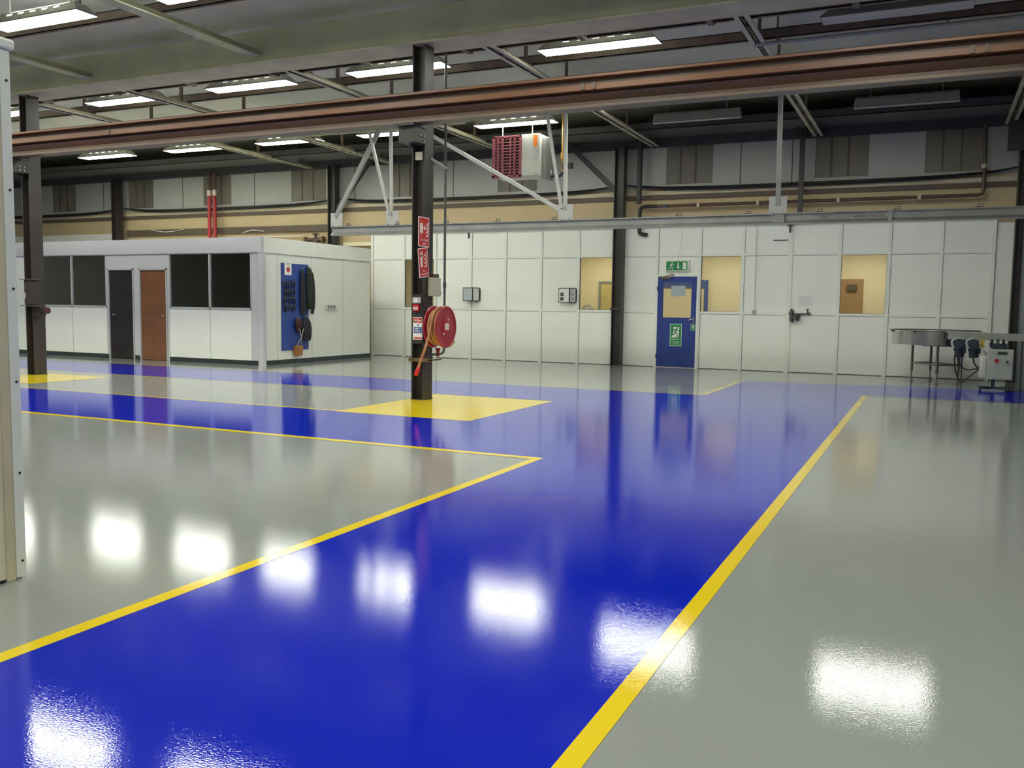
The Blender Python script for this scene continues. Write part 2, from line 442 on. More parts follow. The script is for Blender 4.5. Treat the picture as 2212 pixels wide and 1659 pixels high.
b = MB(); b.box(-13.52, -5.80, WY-0.006, WY, 0, 0.012); b.box(-4.75, 1.42, WY-0.006, WY, 0, 0.012)
struct('baseboard_back', b, M['seam'])
n = 1
for i in sorted(WINC):
    x0, x1 = XS[i]+0.03, XS[i+1]-0.03
    fr = MB()
    for a in ((x0, x0+0.012, 1.28, 2.53), (x1-0.012, x1, 1.28, 2.53), (x0, x1, 1.28, 1.295), (x0, x1, 2.515, 2.53)):
        fr.box(a[0], a[1], WY+0.004, WY+0.05, a[2], a[3])
    o = struct('window_%d' % n, fr, M['seam'])
    g = MB(); g.box(x0, x1, WY+0.024, WY+0.030, 1.28, 2.53); obj('pane', g, M['glass'], o)
    n += 1

# rooms behind the partition ------------------------------------------------------
RB = 22.9
r = MB(); r.box(-14.5, 1.6, RB, RB+0.1, 0, 2.9)
for z in (1.33, 1.55, 1.77, 1.99): r.box(-8.5, -8.12, RB-0.004, RB, z, z+0.006)
struct('wall_room_back', r, M['room_cream'])
r = MB(); r.box(-14.5, -14.4, UY, RB, 0, 2.9); struct('wall_room_left', r, M['room_cream'])
r = MB(); r.box(1.5, 1.6, UY, RB, 0, 2.9); struct('wall_room_right', r, M['room_cream'])
r = MB(); r.box(-8.72, -8.62, UY, RB, 0, 2.9); struct('wall_room_middle', r, M['room_cream'])
r = MB(); r.box(-14.5, 1.6, WY+0.05, RB+0.1, 2.9, 3.0); struct('ceiling_room', r, M['room_cream'])
r = MB(); r.box(-14.5, 1.6, UY, RB+0.1, -0.1, 0.0); struct('floor_room', r, M['grey'])
d = MB(); d.box(-8.09, -8.03, RB-0.05, RB, 0, 1.98); d.box(-7.16, -7.10, RB-0.05, RB, 0, 1.98); d.box(-8.09, -7.10, RB-0.05, RB, 1.98, 2.04)
o = struct('door_2', d, M['frame_grey'])
d = MB(); d.box(-8.03, -7.16, RB-0.03, RB-0.002, 0.01, 1.98); obj('leaf', d, M['pale_door'], o)
d = MB(); d.box(-5.26, -5.17, RB-0.06, RB, 0, 2.07); d.box(-6.5, -5.26, RB-0.06, RB, 1.88, 2.07); d.box(-6.59, -6.5, RB-0.06, RB, 0, 2.07)
o = struct('door_3', d, M['room_blue'])
d = MB(); d.box(-6.5, -5.26, RB-0.02, RB-0.002, 0.01, 1.88); obj('leaf', d, M['room_cream'], o)
d = MB(); d.box(-2.30, -1.50, RB-0.03, RB, 0.9, 2.1)
nb = tag(obj('notice_board', d, M['room_brown'], bevel=0.006), 'brown board on the cream wall seen through the right-hand window', 'board')
d = MB(); d.box(-1.86, -1.64, RB-0.10, RB-0.029, 1.82, 1.97)
tag(obj('dispenser', d, M['room_dark'], bevel=0.01), 'small dark box fixed on the brown board behind the right-hand window', 'box')
d = MB(); d.tube([(-8.46, RB-0.14, 1.31), (-8.46, RB-0.14, 1.36), (-8.42, RB-0.14, 1.40), (-8.30, RB-0.14, 1.40), (-8.26, RB-0.14, 1.36)], 0.03, 8)
d.box(-8.5, -8.22, RB-0.2, RB, 0.9, 1.33)
tag(obj('wall_heater', d, M['greyplastic']), 'grey unit low on the cream wall beside the pale door, seen through a window', 'wall unit')

# upper outer wall ------------------------------------------------------------------
WINX = [(-25.9,-24.83),(-22.55,-21.5),(-19.52,-18.47),(-16.32,-15.14),(-13.13,-12.1),(-9.94,-8.88),(-5.66,-4.60),(-2.42,-1.35),(-0.28,0.79)]
u = MB()
xs = [-31]+[v for p in WINX for v in p]+[9]
for k in range(0, len(xs), 2): u.box(xs[k], xs[k+1], UY, UY+0.1, 4.165, 5.4)
u.box(-31, 9, UY, UY+0.1, 4.04, 4.165); u.box(-31, 9, UY, UY+0.1, 5.25, CEIL)
wu = struct('wall_upper', u, M['cladding'])
u = MB()
for x in (-28.3, -26.6, -23.6, -20.32, -17.62, -14.2, -11.2, -3.99, -2.89, 3.0): u.box(x-0.012, x+0.012, UY-0.006, UY, 4.05, 5.3)
struct('panel_seam', u, M['seam'], wu)
u = MB(); u.box(-31, 9, UY, UY+0.1, 3.0, 4.04); u.box(-31, -13.60, UY, UY+0.1, 0, 3.0); u.box(1.45, 9, UY, UY+0.1, 0, 3.0)
u.box(-31, 9, UY-0.002, UY, 4.04, 4.07)
struct('wall_lower_band', u, M['tan'])
u = MB(); u.box(-31, 9, UY-0.06, UY, 3.93, 4.02); struct('trim_1', u, M['ledge'])
u = MB(); u.box(-31, 9, UY-0.045, UY, 3.83, 3.93); struct('trim_2', u, M['ledge_dark'])  # dark strip painted for the shadowed recess under the cream rail
u = MB(); u.box(-31, 9, UY-0.16, UY-0.02, 5.0, 5.2); struct('trim_3', u, M['darkbeam'])
u = MB(); u.box(-31, 9, 18.7, UY-0.16, 5.2, 5.24); struct('trim_shade', u, mat('ceiling_shade', (0.11, 0.115, 0.10), 0.7, var=0.15, scale=0.8))  # added dark sheet standing in for shade on the ceiling behind the lamps
u = MB(); u.box(-31, -22.95, UY-0.05, UY, 3.0, 3.42); struct('trim_4', u, M['white_panel'])
for k, (a, b_) in enumerate(WINX):
    g = MB(); g.box(a, b_, UY+0.02, UY+0.05, 4.165, 5.3)
    o = struct('window_%d' % (n+k), g, M['grp'])
    rb = MB()
    for t in (0.30, 0.62): rb.box(a+(b_-a)*t-0.018, a+(b_-a)*t+0.018, UY+0.008, UY+0.02, 4.165, 5.3)
    obj('glazing_bar', rb, M['ledge_dark'], o)

# far right: blue-grey sheet wall past the end column
s_ = MB(); s_.box(1.515, 1.54, 17.4, 19.96, 0, 3.05); struct('wall_side', s_, M['curtain'])

# ================================================================== BLUE DOOR
d = MB(); d.box(-5.77, -5.73, WY-0.03, WY+0.05, 0, 2.11); d.box(-4.83, -4.78, WY-0.03, WY+0.05, 0, 2.11); d.box(-5.73, -4.83, WY-0.03, WY+0.05, 2.075, 2.11)
door = struct('door_1', d, M['white_frame'])
d = MB(); y0, y1 = WY-0.025, WY+0.02
d.box(-5.73, -5.605, y0, y1, 0.008, 2.07); d.box(-4.95, -4.83, y0, y1, 0.008, 2.07)
d.box(-5.605, -4.95, y0, y1, 1.94, 2.07); d.box(-5.605, -4.95, y0, y1, 0.008, 1.14)
d.box(-5.60, -4.955, y0-0.006, y0, 0.25, 0.97)
leaf = obj('leaf', d, M['door_blue'], door)
d = MB(); d.box(-5.605, -4.95, WY-0.006, WY, 1.14, 1.94); obj('pane', d, M['glass'], door)
d = MB(); d.box(-5.42, -5.09, WY-0.010, WY-0.007, 1.62, 1.86); obj('pane_notice', d, M['paper_blue'], door)
d = MB(); d.box(-4.905, -4.868, y0-0.008, y0, 1.00, 1.17); d.tube([(-4.886, y0-0.008, 1.12), (-4.886, y0-0.05, 1.12), (-4.90, y0-0.055, 1.115), (-5.0, y0-0.055, 1.085)], 0.011, 8)
obj('handle', d, M['chrome'], door, smooth=True)
d = MB(); d.box(-5.66, -5.44, y0-0.04, y0, 2.02, 2.065); d.bar((-5.56, y0-0.05, 2.065), (-5.40, y0-0.06, 2.12), 0.02, 0.008); d.bar((-5.40, y0-0.06, 2.12), (-5.34, WY-0.02, 2.09), 0.02, 0.008)
obj('door_closer', d, M['brass'], door)
d = MB()
for z in (0.25, 1.80): d.cyl((-5.735, y0-0.008, z-0.05), (-5.735, y0-0.008, z+0.05), 0.012, 8)
pieces('hinge', d, M['darkbolt'], door)
# signs on the door
t = thing('exit_notice', 'tall green running-man notice on the lower half of the blue door', 'sign', (-5.28, y0-0.006, 0.49))
f = FY(-5.28, y0-0.007, 0.49)
d = MB(); f.rect(d, -0.135, 0.135, 0, 0.51, 0, 0.003); obj('border', d, M['sign_lt'], t)
d = MB(); f.rect(d, -0.12, 0.12, 0.015, 0.495, 0.003, 0.004); obj('green_panel', d, M['sign_green'], t)
d = MB(); f.poly(d, [(-0.06,0.20),(0.065,0.20),(0.08,0.44),(-0.055,0.44)], 0.004, 0.005); f.poly(d, [(-0.10,0.20),(-0.06,0.20),(-0.06,0.27)], 0.004, 0.005)
obj('white_doorway', d, M['sign_white'], t)
d = MB(); f.man(d, 0.0, 0.215, 0.225, 0.005, 0.006); obj('running_man', d, M['sign_green'], t)
text('lettering', 'Exit for', 0.060, f, -0.005, 0.155, 0.005, M['sign_white'], t)
text('lettering', 'emergency\nuse only', 0.044, f, 0, 0.075, 0.005, M['sign_white'], t)
t = thing('handle_notice', 'small green square notice under the blue door handle', 'sign', (-4.895, y0, 0.85))
f = FY(-4.895, y0-0.001, 0.85)
d = MB(); f.rect(d, -0.05, 0.05, 0, 0.145, 0, 0.003); obj('border', d, M['sign_lt'], t)
d = MB(); f.rect(d, -0.042, 0.042, 0.008, 0.137, 0.003, 0.004); obj('green_panel', d, M['sign_green'], t)
d = MB(); f.disc(d, 0.005, 0.10, 0.022, 0.004, 0.005); f.stroke(d, [(0.0,0.08),(0.01,0.05)], 0.02, 0.004, 0.005); f.stroke(d, [(-0.02,0.06),(-0.005,0.075)], 0.012, 0.004, 0.005)
obj('arrow_symbol', d, M['sign_white'], t)
# exit sign over the door
t = thing('exit_sign', 'green emergency exit sign with running man and down arrow above the blue door', 'sign', (-5.29, WY, 2.20))
d = MB(); d.box(-5.56, -5.02, WY-0.07, WY, 2.185, 2.43); obj('housing', d, M['sign_white'], t, bevel=0.006)
f = FY(-5.29, WY-0.0705, 2.205)
d = MB(); f.rect(d, -0.245, 0.245, 0, 0.205, 0, 0.002); obj('green_panel', d, M['sign_green'], t)
d = MB(); f.man(d, -0.125, 0.015, 0.175, 0.002, 0.003); obj('running_man', d, M['sign_white'], t)
d = MB(); f.stroke(d, [(0.03, 0.165), (0.03, 0.07)], 0.028, 0.002, 0.003); f.poly(d, [(-0.018, 0.085),(0.03, 0.03),(0.078, 0.085),(0.03,0.065)], 0.002, 0.003); obj('down_arrow', d, M['sign_white'], t)
d = MB(); f.rect(d, 0.135, 0.215, 0.025, 0.18, 0.002, 0.003); obj('door_symbol', d, M['sign_white'], t)
d = MB(); d.tube(spline([(-5.29, WY-0.03, 2.43), (-5.28, WY-0.02, 2.60), (-5.22, WY-0.02, 2.75), (-5.21, WY-0.02, 3.19)]), 0.006, 6); d.cyl((-5.29, WY-0.03, 2.43), (-5.29, WY-0.03, 2.455), 0.02, 8)
obj('cable', d, M['white_frame'], t)

# fittings on the partition --------------------------------------------------------
def display(x, first, z0, z1, label, pics):
    t = thing('document_display', label, 'display', (x, WY, z0), 'flip document displays on the white partition')
    # two hinged leaves standing out from the wall
    A, B, C = Vector((x-0.20, WY-0.16, z0)), Vector((x+0.10, WY-0.20, z0)), Vector((x+0.20, WY-0.02, z0))
    for k, (p, q) in enumerate(((A, B), (B, C))):
        u = (q-p); L = u.length; f = Frame(p, u.normalized(), (0,0,1)); h = z1-z0
        d = MB(); f.rect(d, 0, L, 0, h, -0.008, 0); obj('leaf', d, M['blackrubber'], t)
        d = MB(); f.rect(d, 0.018, L-0.018, 0.018, h-0.018, 0.0, 0.002); obj('page', d, M['paper'] if k else M['paper_blue'] if not pics else M['paper'], t)
        if pics:
            d = MB()
            for v in (0.08, 0.19):
                if k == 0: f.rect(d, L*0.17, L*0.48, v-0.035, v+0.05, 0.002, 0.003)
                else: f.rect(d, L*0.3, L*0.6, v-0.02, v+0.035, 0.002, 0.003)
            pieces('printed_picture', d, M['ink'] if k == 0 else M['ink_grey'], t)
    d = MB(); d.box(x-0.03, x+0.22, WY-0.03, WY, z0+0.02, z1-0.02); d.box(x+0.02, x+0.06, WY-0.16, WY, z0+0.1, z1-0.1)
    obj('wall_bracket', d, M['blackrubber'], t)
display(-10.52, True, 1.46, 1.80, 'blank two-leaf document display on the white wall right of the hose reel', False)
display(-7.93, False, 1.45, 1.80, 'document display with dark pictures beside the cream-lit window', True)

t = thing('light_switch', 'small grey switch on conduit on the white panel right of the blue door', 'switch', (-3.55, WY, 1.25))
d = MB(); d.box(-3.595, -3.505, WY-0.045, WY, 1.245, 1.335); obj('switch_box', d, M['greyplastic'], t, bevel=0.008)
d = MB(); d.cyl((-3.55, WY-0.022, 1.335), (-3.56, WY-0.022, 3.16), 0.011, 8); obj('conduit', d, M['white_frame'], t)
d = MB(); d.box(-3.565, -3.535, WY-0.052, WY-0.045, 1.275, 1.305); obj('rocker', d, M['ink_grey'], t)

t = thing('air_manifold', 'dark air valve cluster low on the white wall left of the right-hand window', 'valve', (-2.66, WY, 1.1))
d = MB(); d.box(-2.82, -2.36, WY-0.05, WY-0.02, 1.255, 1.285); d.cyl((-2.74, WY-0.06, 1.08), (-2.74, WY-0.06, 1.33), 0.028, 10); d.tube(spline([(-2.74,WY-0.06,1.2),(-2.68,WY-0.1,1.17),(-2.62,WY-0.1,1.14),(-2.60,WY-0.06,1.25)]), 0.018, 8)
d.box(-2.80, -2.70, WY-0.02, WY, 1.1, 1.34); d.box(-2.42, -2.38, WY-0.02, WY, 1.24, 1.30)
obj('manifold', d, M['pipe_grey'], t)
d = MB(); d.cyl((-2.62, WY-0.12, 1.2), (-2.62, WY-0.02, 1.2), 0.05, 14); d.cyl((-2.62, WY-0.07, 1.12), (-2.62, WY-0.07, 1.17), 0.035, 12); obj('regulator', d, M['blackrubber'], t, smooth=True)
for x in (-2.75, -2.42):
    d = MB(); d.cyl((x, WY-0.05, 1.285), (x, WY-0.05, 1.36), 0.012, 8); d.box(x-0.028, x+0.028, WY-0.06, WY-0.04, 1.355, 1.375); obj('tap_handle', d, M['blackrubber'], t)
d = MB(); d.box(-2.63, -2.31, WY-0.003, WY, 1.43, 1.66)
pn = thing('faded_notice', 'faded white paper notice on the white wall above the dark air valve', 'notice', (-2.47, WY, 1.43))
obj('paper', d, M['paper'], pn)
d = MB()
for z in (1.47, 1.52, 1.57, 1.62): d.box(-2.60, -2.36, WY-0.0036, WY-0.003, z, z+0.012)
pieces('print', d, mat('faint_ink', (0.55, 0.56, 0.58), 0.6), pn)
d = MB(); d.box(-3.19, -2.885, WY-0.02, WY, 2.838, 2.856)
tag(obj('wall_strip', d, M['blackrubber']), 'short black strip high on the white panel right of the blue door', 'strip')
d = MB(); d.box(-2.90, -2.80, WY-0.12, WY, 3.15, 3.20); d.box(-2.86, -2.83, WY-0.10, WY-0.05, 3.0, 3.15)
tag(obj('wall_bracket', d, M['darkbolt']), 'small dark bracket at the top of the white partition right of the blue door', 'bracket')
d = MB(); d.box(-10.65, -10.61, WY-0.05, WY-0.022, 3.03, 3.20)
tag(obj('wall_bracket', d, M['darkbolt']), 'small dark clip at the top of the partition right of the hose reel column', 'bracket')

# ================================================================== STEEL COLUMNS
def column(x0, x1, y0, y1, ztop, label, loc=None, base=True):
    t = thing('steel_column', label, 'column', ((x0+x1)/2, (y0+y1)/2, 0))
    d = MB(); d.hsec(x0, x1, y0, y1, 0.0, ztop); obj('shaft', d, M['darksteel'], t)
    d = MB(); d.box(x0-0.006, x1+0.006, y0-0.006, y1+0.006, 0, 0.012); obj('base_plate', d, M['darksteel'], t)
    return t
PX0, PX1, PY0, PY1 = -6.70, -6.495, 11.03, 11.27
col_mid = column(PX0, PX1, PY0, PY1, 4.93, 'dark brown steel column carrying the red hose reel, on a yellow floor pad')
col_left = column(-14.78, -14.58, 11.05, 11.29, 4.93, 'dark brown steel column at far left beside the cream panel, on a yellow pad')
for x, lab in ((-22.68, 'dark column rising behind the left end of the office cabin'),
               (-14.67, 'dark column rising behind the office cabin at the end of the grey track beam'),
               (-6.65, 'dark column standing in front of the white partition beside a window'),
               (1.46, 'dark column at the far right end behind the conveyor')):
    column(x-0.115 if x < 0 else 1.375, x+0.115 if x < 0 else 1.56, 20.02, 20.25, 5.0, lab)
# collar on the partition column
d = MB(); d.box(-6.79, -6.51, 20.0, 20.02, 1.29, 1.34)
tag(obj('column_clip', d, M['darksteel']), 'dark clip band halfway up the column beside the partition window', 'clip')
# corbels + bolts
for x0, par in ((PX0, col_mid), (-14.78, col_left)):
    d = MB(); d.box(x0-0.045, x0+0.25, 10.66, 11.03, 3.77, 3.806); d.prism([(10.68,3.77),(11.03,3.77),(11.03,3.50),(10.9,3.50)], 'x', x0+0.06, x0+0.085); d.box(x0-0.03, x0+0.235, 10.72, 11.03, 3.56, 3.77)
    obj('bracket', d, M['darksteel'], par)
    for yy in (10.84, 10.93):
        for zz in (3.60, 3.66):
            d = MB(); d.cyl((x0+0.235, yy, zz), (x0+0.255, yy, zz), 0.012, 6); obj('bolt', d, M['bolt'], par)
d = MB(); d.box(-6.64, -6.53, 11.02, 11.03, 3.36, 3.47); obj('plate', d, M['beige'], col_mid)
# equipment on the left column
t = thing('switch_box', 'brown control box with a pale socket on the far-left column', 'box', (-14.6, 11.0, 1.2))
d = MB(); d.box(-14.64, -14.42, 10.93, 11.05, 1.26, 1.70); obj('enclosure', d, M['darksteel'], t, bevel=0.006)
d = MB(); d.box(-14.69, -14.60, 10.92, 10.93, 1.38, 1.47); obj('socket_plate', d, M['beige'], t)
d = MB(); d.cyl((-14.645, 10.92, 1.425), (-14.645, 10.915, 1.425), 0.028, 12); obj('socket_face', d, M['ink_grey'], t)
d = MB(); d.box(-14.72, -14.38, 10.90, 11.06, 1.70, 1.715); d.box(-14.72, -14.38, 10.90, 11.06, 1.235, 1.25); pieces('clamp_strap', d, M['pipe_grey'], t)
t = thing('pipe_coupling', 'small red-brown coupling sticking out of the far-left column', 'coupling', (-14.35, 11.12, 1.1))
d = MB(); d.cyl((-14.58, 11.12, 1.16), (-14.32, 11.12, 1.16), 0.045, 12); d.box(-14.58, -14.42, 11.06, 11.18, 1.05, 1.25); obj('body', d, M['darksteel'], t)
d = MB(); d.lathe([(0.03,0),(0.06,0.0),(0.06,0.04),(0.03,0.04)], (-14.33, 11.12, 1.16), 'x', 18); obj('flange', d, M['maroon'], t)

# notices on the middle column (front face and right face)
XF = PX1
def plus_x_sign(name, label, y0, y1, z0, z1, tilt):
    t = thing(name, label, 'sign', (XF, (y0+y1)/2, z0))
    yc, zc = (y0+y1)/2, (z0+z1)/2; cs, sn = math.cos(tilt), math.sin(tilt)
    f = Frame((XF+0.004, yc, zc), (0, cs, sn), (0, -sn, cs)); w2, h2 = (y1-y0)/2, (z1-z0)/2
    d = MB(); f.rect(d, -w2, w2, -h2, h2, -0.003, 0.003); obj('plate', d, M['sign_pink'], t)
    d = MB(); f.rect(d, -w2+0.012, w2-0.012, -h2+0.012, h2-0.012, 0.003, 0.004); obj('red_panel', d, M['sign_red'], t)
    return t, f, w2, h2
t, f, w2, h2 = plus_x_sign('fire_sign', 'upper red fire sign with a white box symbol and flames on the reel column', 10.86, 11.15, 2.16, 2.57, 0.0)
d = MB(); f.rect(d, -0.11, -0.03, -0.02, 0.12, 0.004, 0.005); f.disc(d, 0.015, 0.055, 0.026, 0.004, 0.005); f.stroke(d, [(-0.08,-0.02),(-0.08,-0.06)], 0.012, 0.004, 0.005); f.stroke(d, [(-0.03,0.055),(0.0,0.055)], 0.012, 0.004, 0.005); obj('hose_symbol', d, M['sign_pink'], t)
d = MB(); f.flames(d, 0.045, -0.07, 0.20, 0.08, 0.004, 0.005); obj('flame_symbol', d, M['sign_pink'], t)
text('lettering', 'Fire hose\nreel', 0.054, f, 0.01, -0.135, 0.005, M['sign_pink'], t)
t, f, w2, h2 = plus_x_sign('fire_sign', 'lower tilted red fire extinguisher sign with flames on the reel column', 10.87, 11.13, 1.735, 2.145, 0.13)
d = MB(); f.rect(d, -0.085, -0.025, -0.06, 0.11, 0.004, 0.005); f.disc(d, -0.055, 0.115, 0.03, 0.004, 0.005); f.stroke(d, [(-0.055,0.14),(-0.02,0.155)], 0.014, 0.004, 0.005); f.stroke(d, [(-0.03,0.14),(0.0,0.08)], 0.01, 0.004, 0.005); obj('extinguisher_symbol', d, M['sign_pink'], t)
d = MB(); f.flames(d, 0.012, -0.07, 0.20, 0.09, 0.004, 0.005); obj('flame_symbol', d, M['sign_pink'], t)
text('lettering', 'Fire\nextinguisher', 0.044, f, 0.0, -0.135, 0.005, M['sign_pink'], t)
t = thing('junction_box', 'beige box on the right side of the reel column, below the red fire signs', 'box', (XF, 11.26, 1.47))
d = MB(); d.box(XF, XF+0.07, 11.13, 11.39, 1.475, 1.74); obj('enclosure', d, M['beige'], t, bevel=0.008)
d = MB(); d.cyl((XF+0.045, 11.39, 1.53), (XF+0.045, 11.42, 1.53), 0.018, 8); d.cyl((XF+0.045, 11.39, 1.58), (XF+0.045, 11.41, 1.58), 0.014, 8); obj('push_button', d, M['button_red'], t)
d = MB(); d.box(XF, XF+0.05, 11.20, 11.36, 1.74, 1.79); obj('cable_gland', d, M['pipe_brown'], t)
yf = PY0-0.012
d = MB(); d.box(PX0+0.01, PX1-0.02, yf, PY0+0.1, 0.80, 1.50); obj('backing_board', d, M['darksteel'], col_mid)
t = thing('wall_socket', 'pale grey socket plate above the red call point on the reel column', 'socket', (-6.60, yf, 1.37))
d = MB(); d.box(-6.665, -6.53, yf-0.03, yf, 1.37, 1.455); obj('plate', d, M['greyplastic'], t, bevel=0.01)
d = MB(); d.cyl((-6.60, yf-0.03, 1.413), (-6.60, yf-0.034, 1.413), 0.03, 12); obj('socket_face', d, M['paper'], t)
t = thing('call_point', 'small red call point with white label under the grey socket on the reel column', 'alarm', (-6.60, yf, 1.27))
d = MB(); d.box(-6.65, -6.555, yf-0.04, yf, 1.265, 1.355); obj('body', d, M['nozzle'], t, bevel=0.006)
d = MB(); d.box(-6.637, -6.567, yf-0.042, yf-0.04, 1.285, 1.32); obj('label_plate', d, M['sign_white'], t)
d = MB(); d.box(-6.625, -6.58, yf-0.043, yf-0.042, 1.298, 1.308); pieces('print', d, M['ink'], t)
t = thing('instruction_notice', 'red, white and blue instruction notice on the reel column left of the reel', 'notice', (-6.6, yf, 0.86))
f = FY(-6.665, yf-0.001, 0.86)
d = MB(); f.rect(d, 0, 0.15, 0, 0.315, 0, 0.003); obj('sheet', d, M['sign_white'], t)
d = MB(); f.rect(d, 0.006, 0.144, 0.235, 0.305, 0.003, 0.004); f.rect(d, 0.02, 0.144, 0.012, 0.035, 0.003, 0.004); pieces('red_band', d, M['sign_red'], t)
d = MB(); f.rect(d, 0.03, 0.055, 0.245, 0.285, 0.004, 0.005); f.disc(d, 0.04, 0.25, 0.014, 0.004, 0.005); f.rect(d, 0.075, 0.09, 0.242, 0.295, 0.004, 0.005); f.rect(d, 0.1, 0.135, 0.26, 0.275, 0.004, 0.005); obj('white_symbol', d, M['sign_white'], t)
d = MB(); f.rect(d, 0.015, 0.144, 0.09, 0.18, 0.003, 0.004); f.disc(d, 0.085, 0.21, 0.014, 0.003, 0.004); obj('blue_panel', d, M['sign_blue'], t)
d = MB()
for v in (0.105, 0.125, 0.145, 0.160): f.rect(d, 0.03, 0.12 if v != 0.145 else 0.085, v, v+0.008, 0.004, 0.005)
obj('white_print', d, M['sign_white'], t)

# ================================================================== HOSE REEL
RC = (0, 11.14, 1.045); RX0, RX1 = -6.40, -6.20
t = thing('hose_reel', 'red fire hose reel with tan hose on the right of the middle column', 'hose reel', (-6.40, 11.14, 0.75))
def disc_part(x, side, name):
    d = MB(); s = side
    d.lathe([(0.0001, x+0.012*s), (0.10, x+0.012*s), (0.13, x+0.004*s), (0.25, x+0.004*s), (0.285, x+0.010*s), (0.297, x), (0.285, x-0.012*s), (0.25, x-0.010*s), (0.0001, x-0.010*s)], (0, RC[1], RC[2]), 'x', 56)
    return obj(name, d, M['red'], t, smooth=True)
fd = disc_part(RX1, 1, 'front_disc'); disc_part(RX0, -1, 'back_disc')
d = MB(); d.lathe([(0.13, RX0), (0.13, RX1)], (0, RC[1], RC[2]), 'x', 32); d.cyl((XF, RC[1], RC[2]), (RX0, RC[1], RC[2]), 0.05, 14); obj('hub', d, M['red'], t, smooth=True)
d = MB(); pts = []
for k in range(0, 24*6+1):
    a = 2*PI*k/24; turn = k/24
    rr = 0.225 + (0.02 if turn > 3 else 0.0) + 0.006*math.sin(a*1.3)
    xx = RX0+0.022+ (turn % 3)/3*(RX1-RX0-0.044) if turn <= 3 else RX1-0.022-((turn-3) % 3.001)/3*(RX1-RX0-0.05)
    pts.append((xx, RC[1]+rr*math.cos(a), RC[2]+rr*math.sin(a)))
d.tube(pts, 0.019, 8); obj('hose_coil', d, M['hose'], t, smooth=True)
# tail hanging from the top of the coil, crossing over the front and down to the nozzle
d = MB(); tail = spline([(-6.26, 11.22, 1.31), (-6.27, 11.05, 1.315), (-6.28, 10.92, 1.22), (-6.29, 10.865, 1.06), (-6.30, 10.82, 0.90), (-6.33, 10.78, 0.74), (-6.385, 10.77, 0.60), (-6.425, 10.77, 0.49)])
d.tube(tail, 0.019, 10); obj('hose_tail', d, M['hose'], t, smooth=True)
d = MB(); d.tube([(-6.425, 10.77, 0.49), (-6.43, 10.77, 0.475), (-6.437, 10.77, 0.45), (-6.465, 10.77, 0.385), (-6.47, 10.77, 0.37)], [0.019, 0.026, 0.03, 0.028, 0.02], 12); obj('nozzle', d, M['nozzle'], t, smooth=True)
d = MB(); d.tube(spline([(-6.25, 11.05, 0.80), (-6.22, 11.12, 0.765), (-6.20, 11.25, 0.775), (-6.19, 11.36, 0.84)]), 0.017, 8); obj('hose_loop', d, M['hose'], t, smooth=True)
f = FX(RX1+0.0125, RC[1], RC[2])
d = MB(); f.rect(d, -0.055, 0.055, -0.04, 0.05, 0, 0.004); obj('label_plate', d, M['sign_pink'], t)
d = MB(); f.rect(d, -0.055, 0.055, 0.05, 0.064, 0, 0.0035); f.rect(d, -0.055, 0.055, -0.053, -0.04, 0, 0.0035); pieces('label_border', d, M['nozzle'], t)
d = MB(); f.disc(d, 0.045, 0.105, 0.013, -0.006, 0.004); f.disc(d, -0.075, -0.095, 0.014, -0.006, 0.004); pieces('paint_chip', d, M['sign_pink'], t)
# hose guide bar in front of the column
t = thing('hose_guide', 'rusty metal guide bar holding the hanging hose in front of the reel column', 'bracket', (-6.55, 10.8, 0.57))
d = MB(); d.box(-6.70, -6.36, 10.985, 11.018, 0.55, 0.60); d.cyl((-6.675, 10.96, 0.575), (-6.675, 11.02, 0.575), 0.034, 12); d.box(-6.40, -6.36, 10.985, 11.30, 0.565, 0.585); obj('bar', d, M['brass'], t)
# supply pipe
t = thing('water_pipe', 'tall thin pipe dropping from the roof to the red hose reel', 'pipe', (-6.2, 11.42, 0.6))
PPX, PPY = -6.43, 11.50
d = MB(); d.tube([(PPX, PPY, 5.55), (PPX, PPY, 0.72), (PPX-0.01, PPY-0.01, 0.665), (PPX-0.03, PPY-0.03, 0.645), (PPX-0.10, PPY-0.22, 0.635)], 0.018, 10); obj('riser', d, M['pipe_grey'], t, smooth=True)
d = MB(); d.cyl((PPX, PPY, 1.60), (PPX, PPY, 1.68), 0.026, 10); d.cyl((PPX, PPY, 4.0), (PPX, PPY, 4.07), 0.026, 10); pieces('coupling', d, M['pipe_grey'], t)
d = MB(); d.cyl((PPX-0.055, PPY-0.09, 0.61), (PPX-0.055, PPY-0.09, 0.69), 0.024, 10); d.cyl((PPX-0.055, PPY-0.09, 0.69), (PPX-0.055, PPY-0.09, 0.73), 0.035, 10); obj('stop_valve', d, M['red'], t)
d = MB(); d.bar((XF, 11.2, 3.40), (PPX+0.01, PPY, 3.30), 0.035, 0.02); obj('support_arm', d, M['beige'], t)

# ================================================================== CRANE RUNWAY BEAM
t = thing('runway_beam', 'long rust-brown crane runway beam crossing the whole hall on column brackets', 'beam', (-8, 10.85, 3.74))
XA, XB = -30.9, 8.9
d = MB(); d.box(XA, XB, 10.70, 11.0, 4.176, 4.206); obj('top_rail', d, M['orange'], t)
d = MB(); d.box(XA, XB, 10.80, 10.90, 4.09, 4.176); obj('rail_web', d, M['rust'], t)
d = MB(); d.prism([(10.70,4.088),(10.70,4.022),(10.715,4.016),(10.985,4.016),(11.0,4.022),(11.0,4.088),(10.99,4.09),(10.71,4.09)], 'x', XA, XB); obj('cap_channel', d, M['orange'], t)
d = MB(); d.prism([(10.80,4.016),(10.80,3.985),(10.735,3.982),(10.80,3.90),(10.80,3.84),(10.90,3.84),(10.90,3.90),(10.965,3.982),(10.90,3.985),(10.90,4.016)], 'x', XA, XB); obj('web', d, M['rust'], t)
d = MB(); d.box(XA, XB, 10.69, 10.92, 3.806, 3.84); obj('bottom_flange', d, M['rustlip'], t)
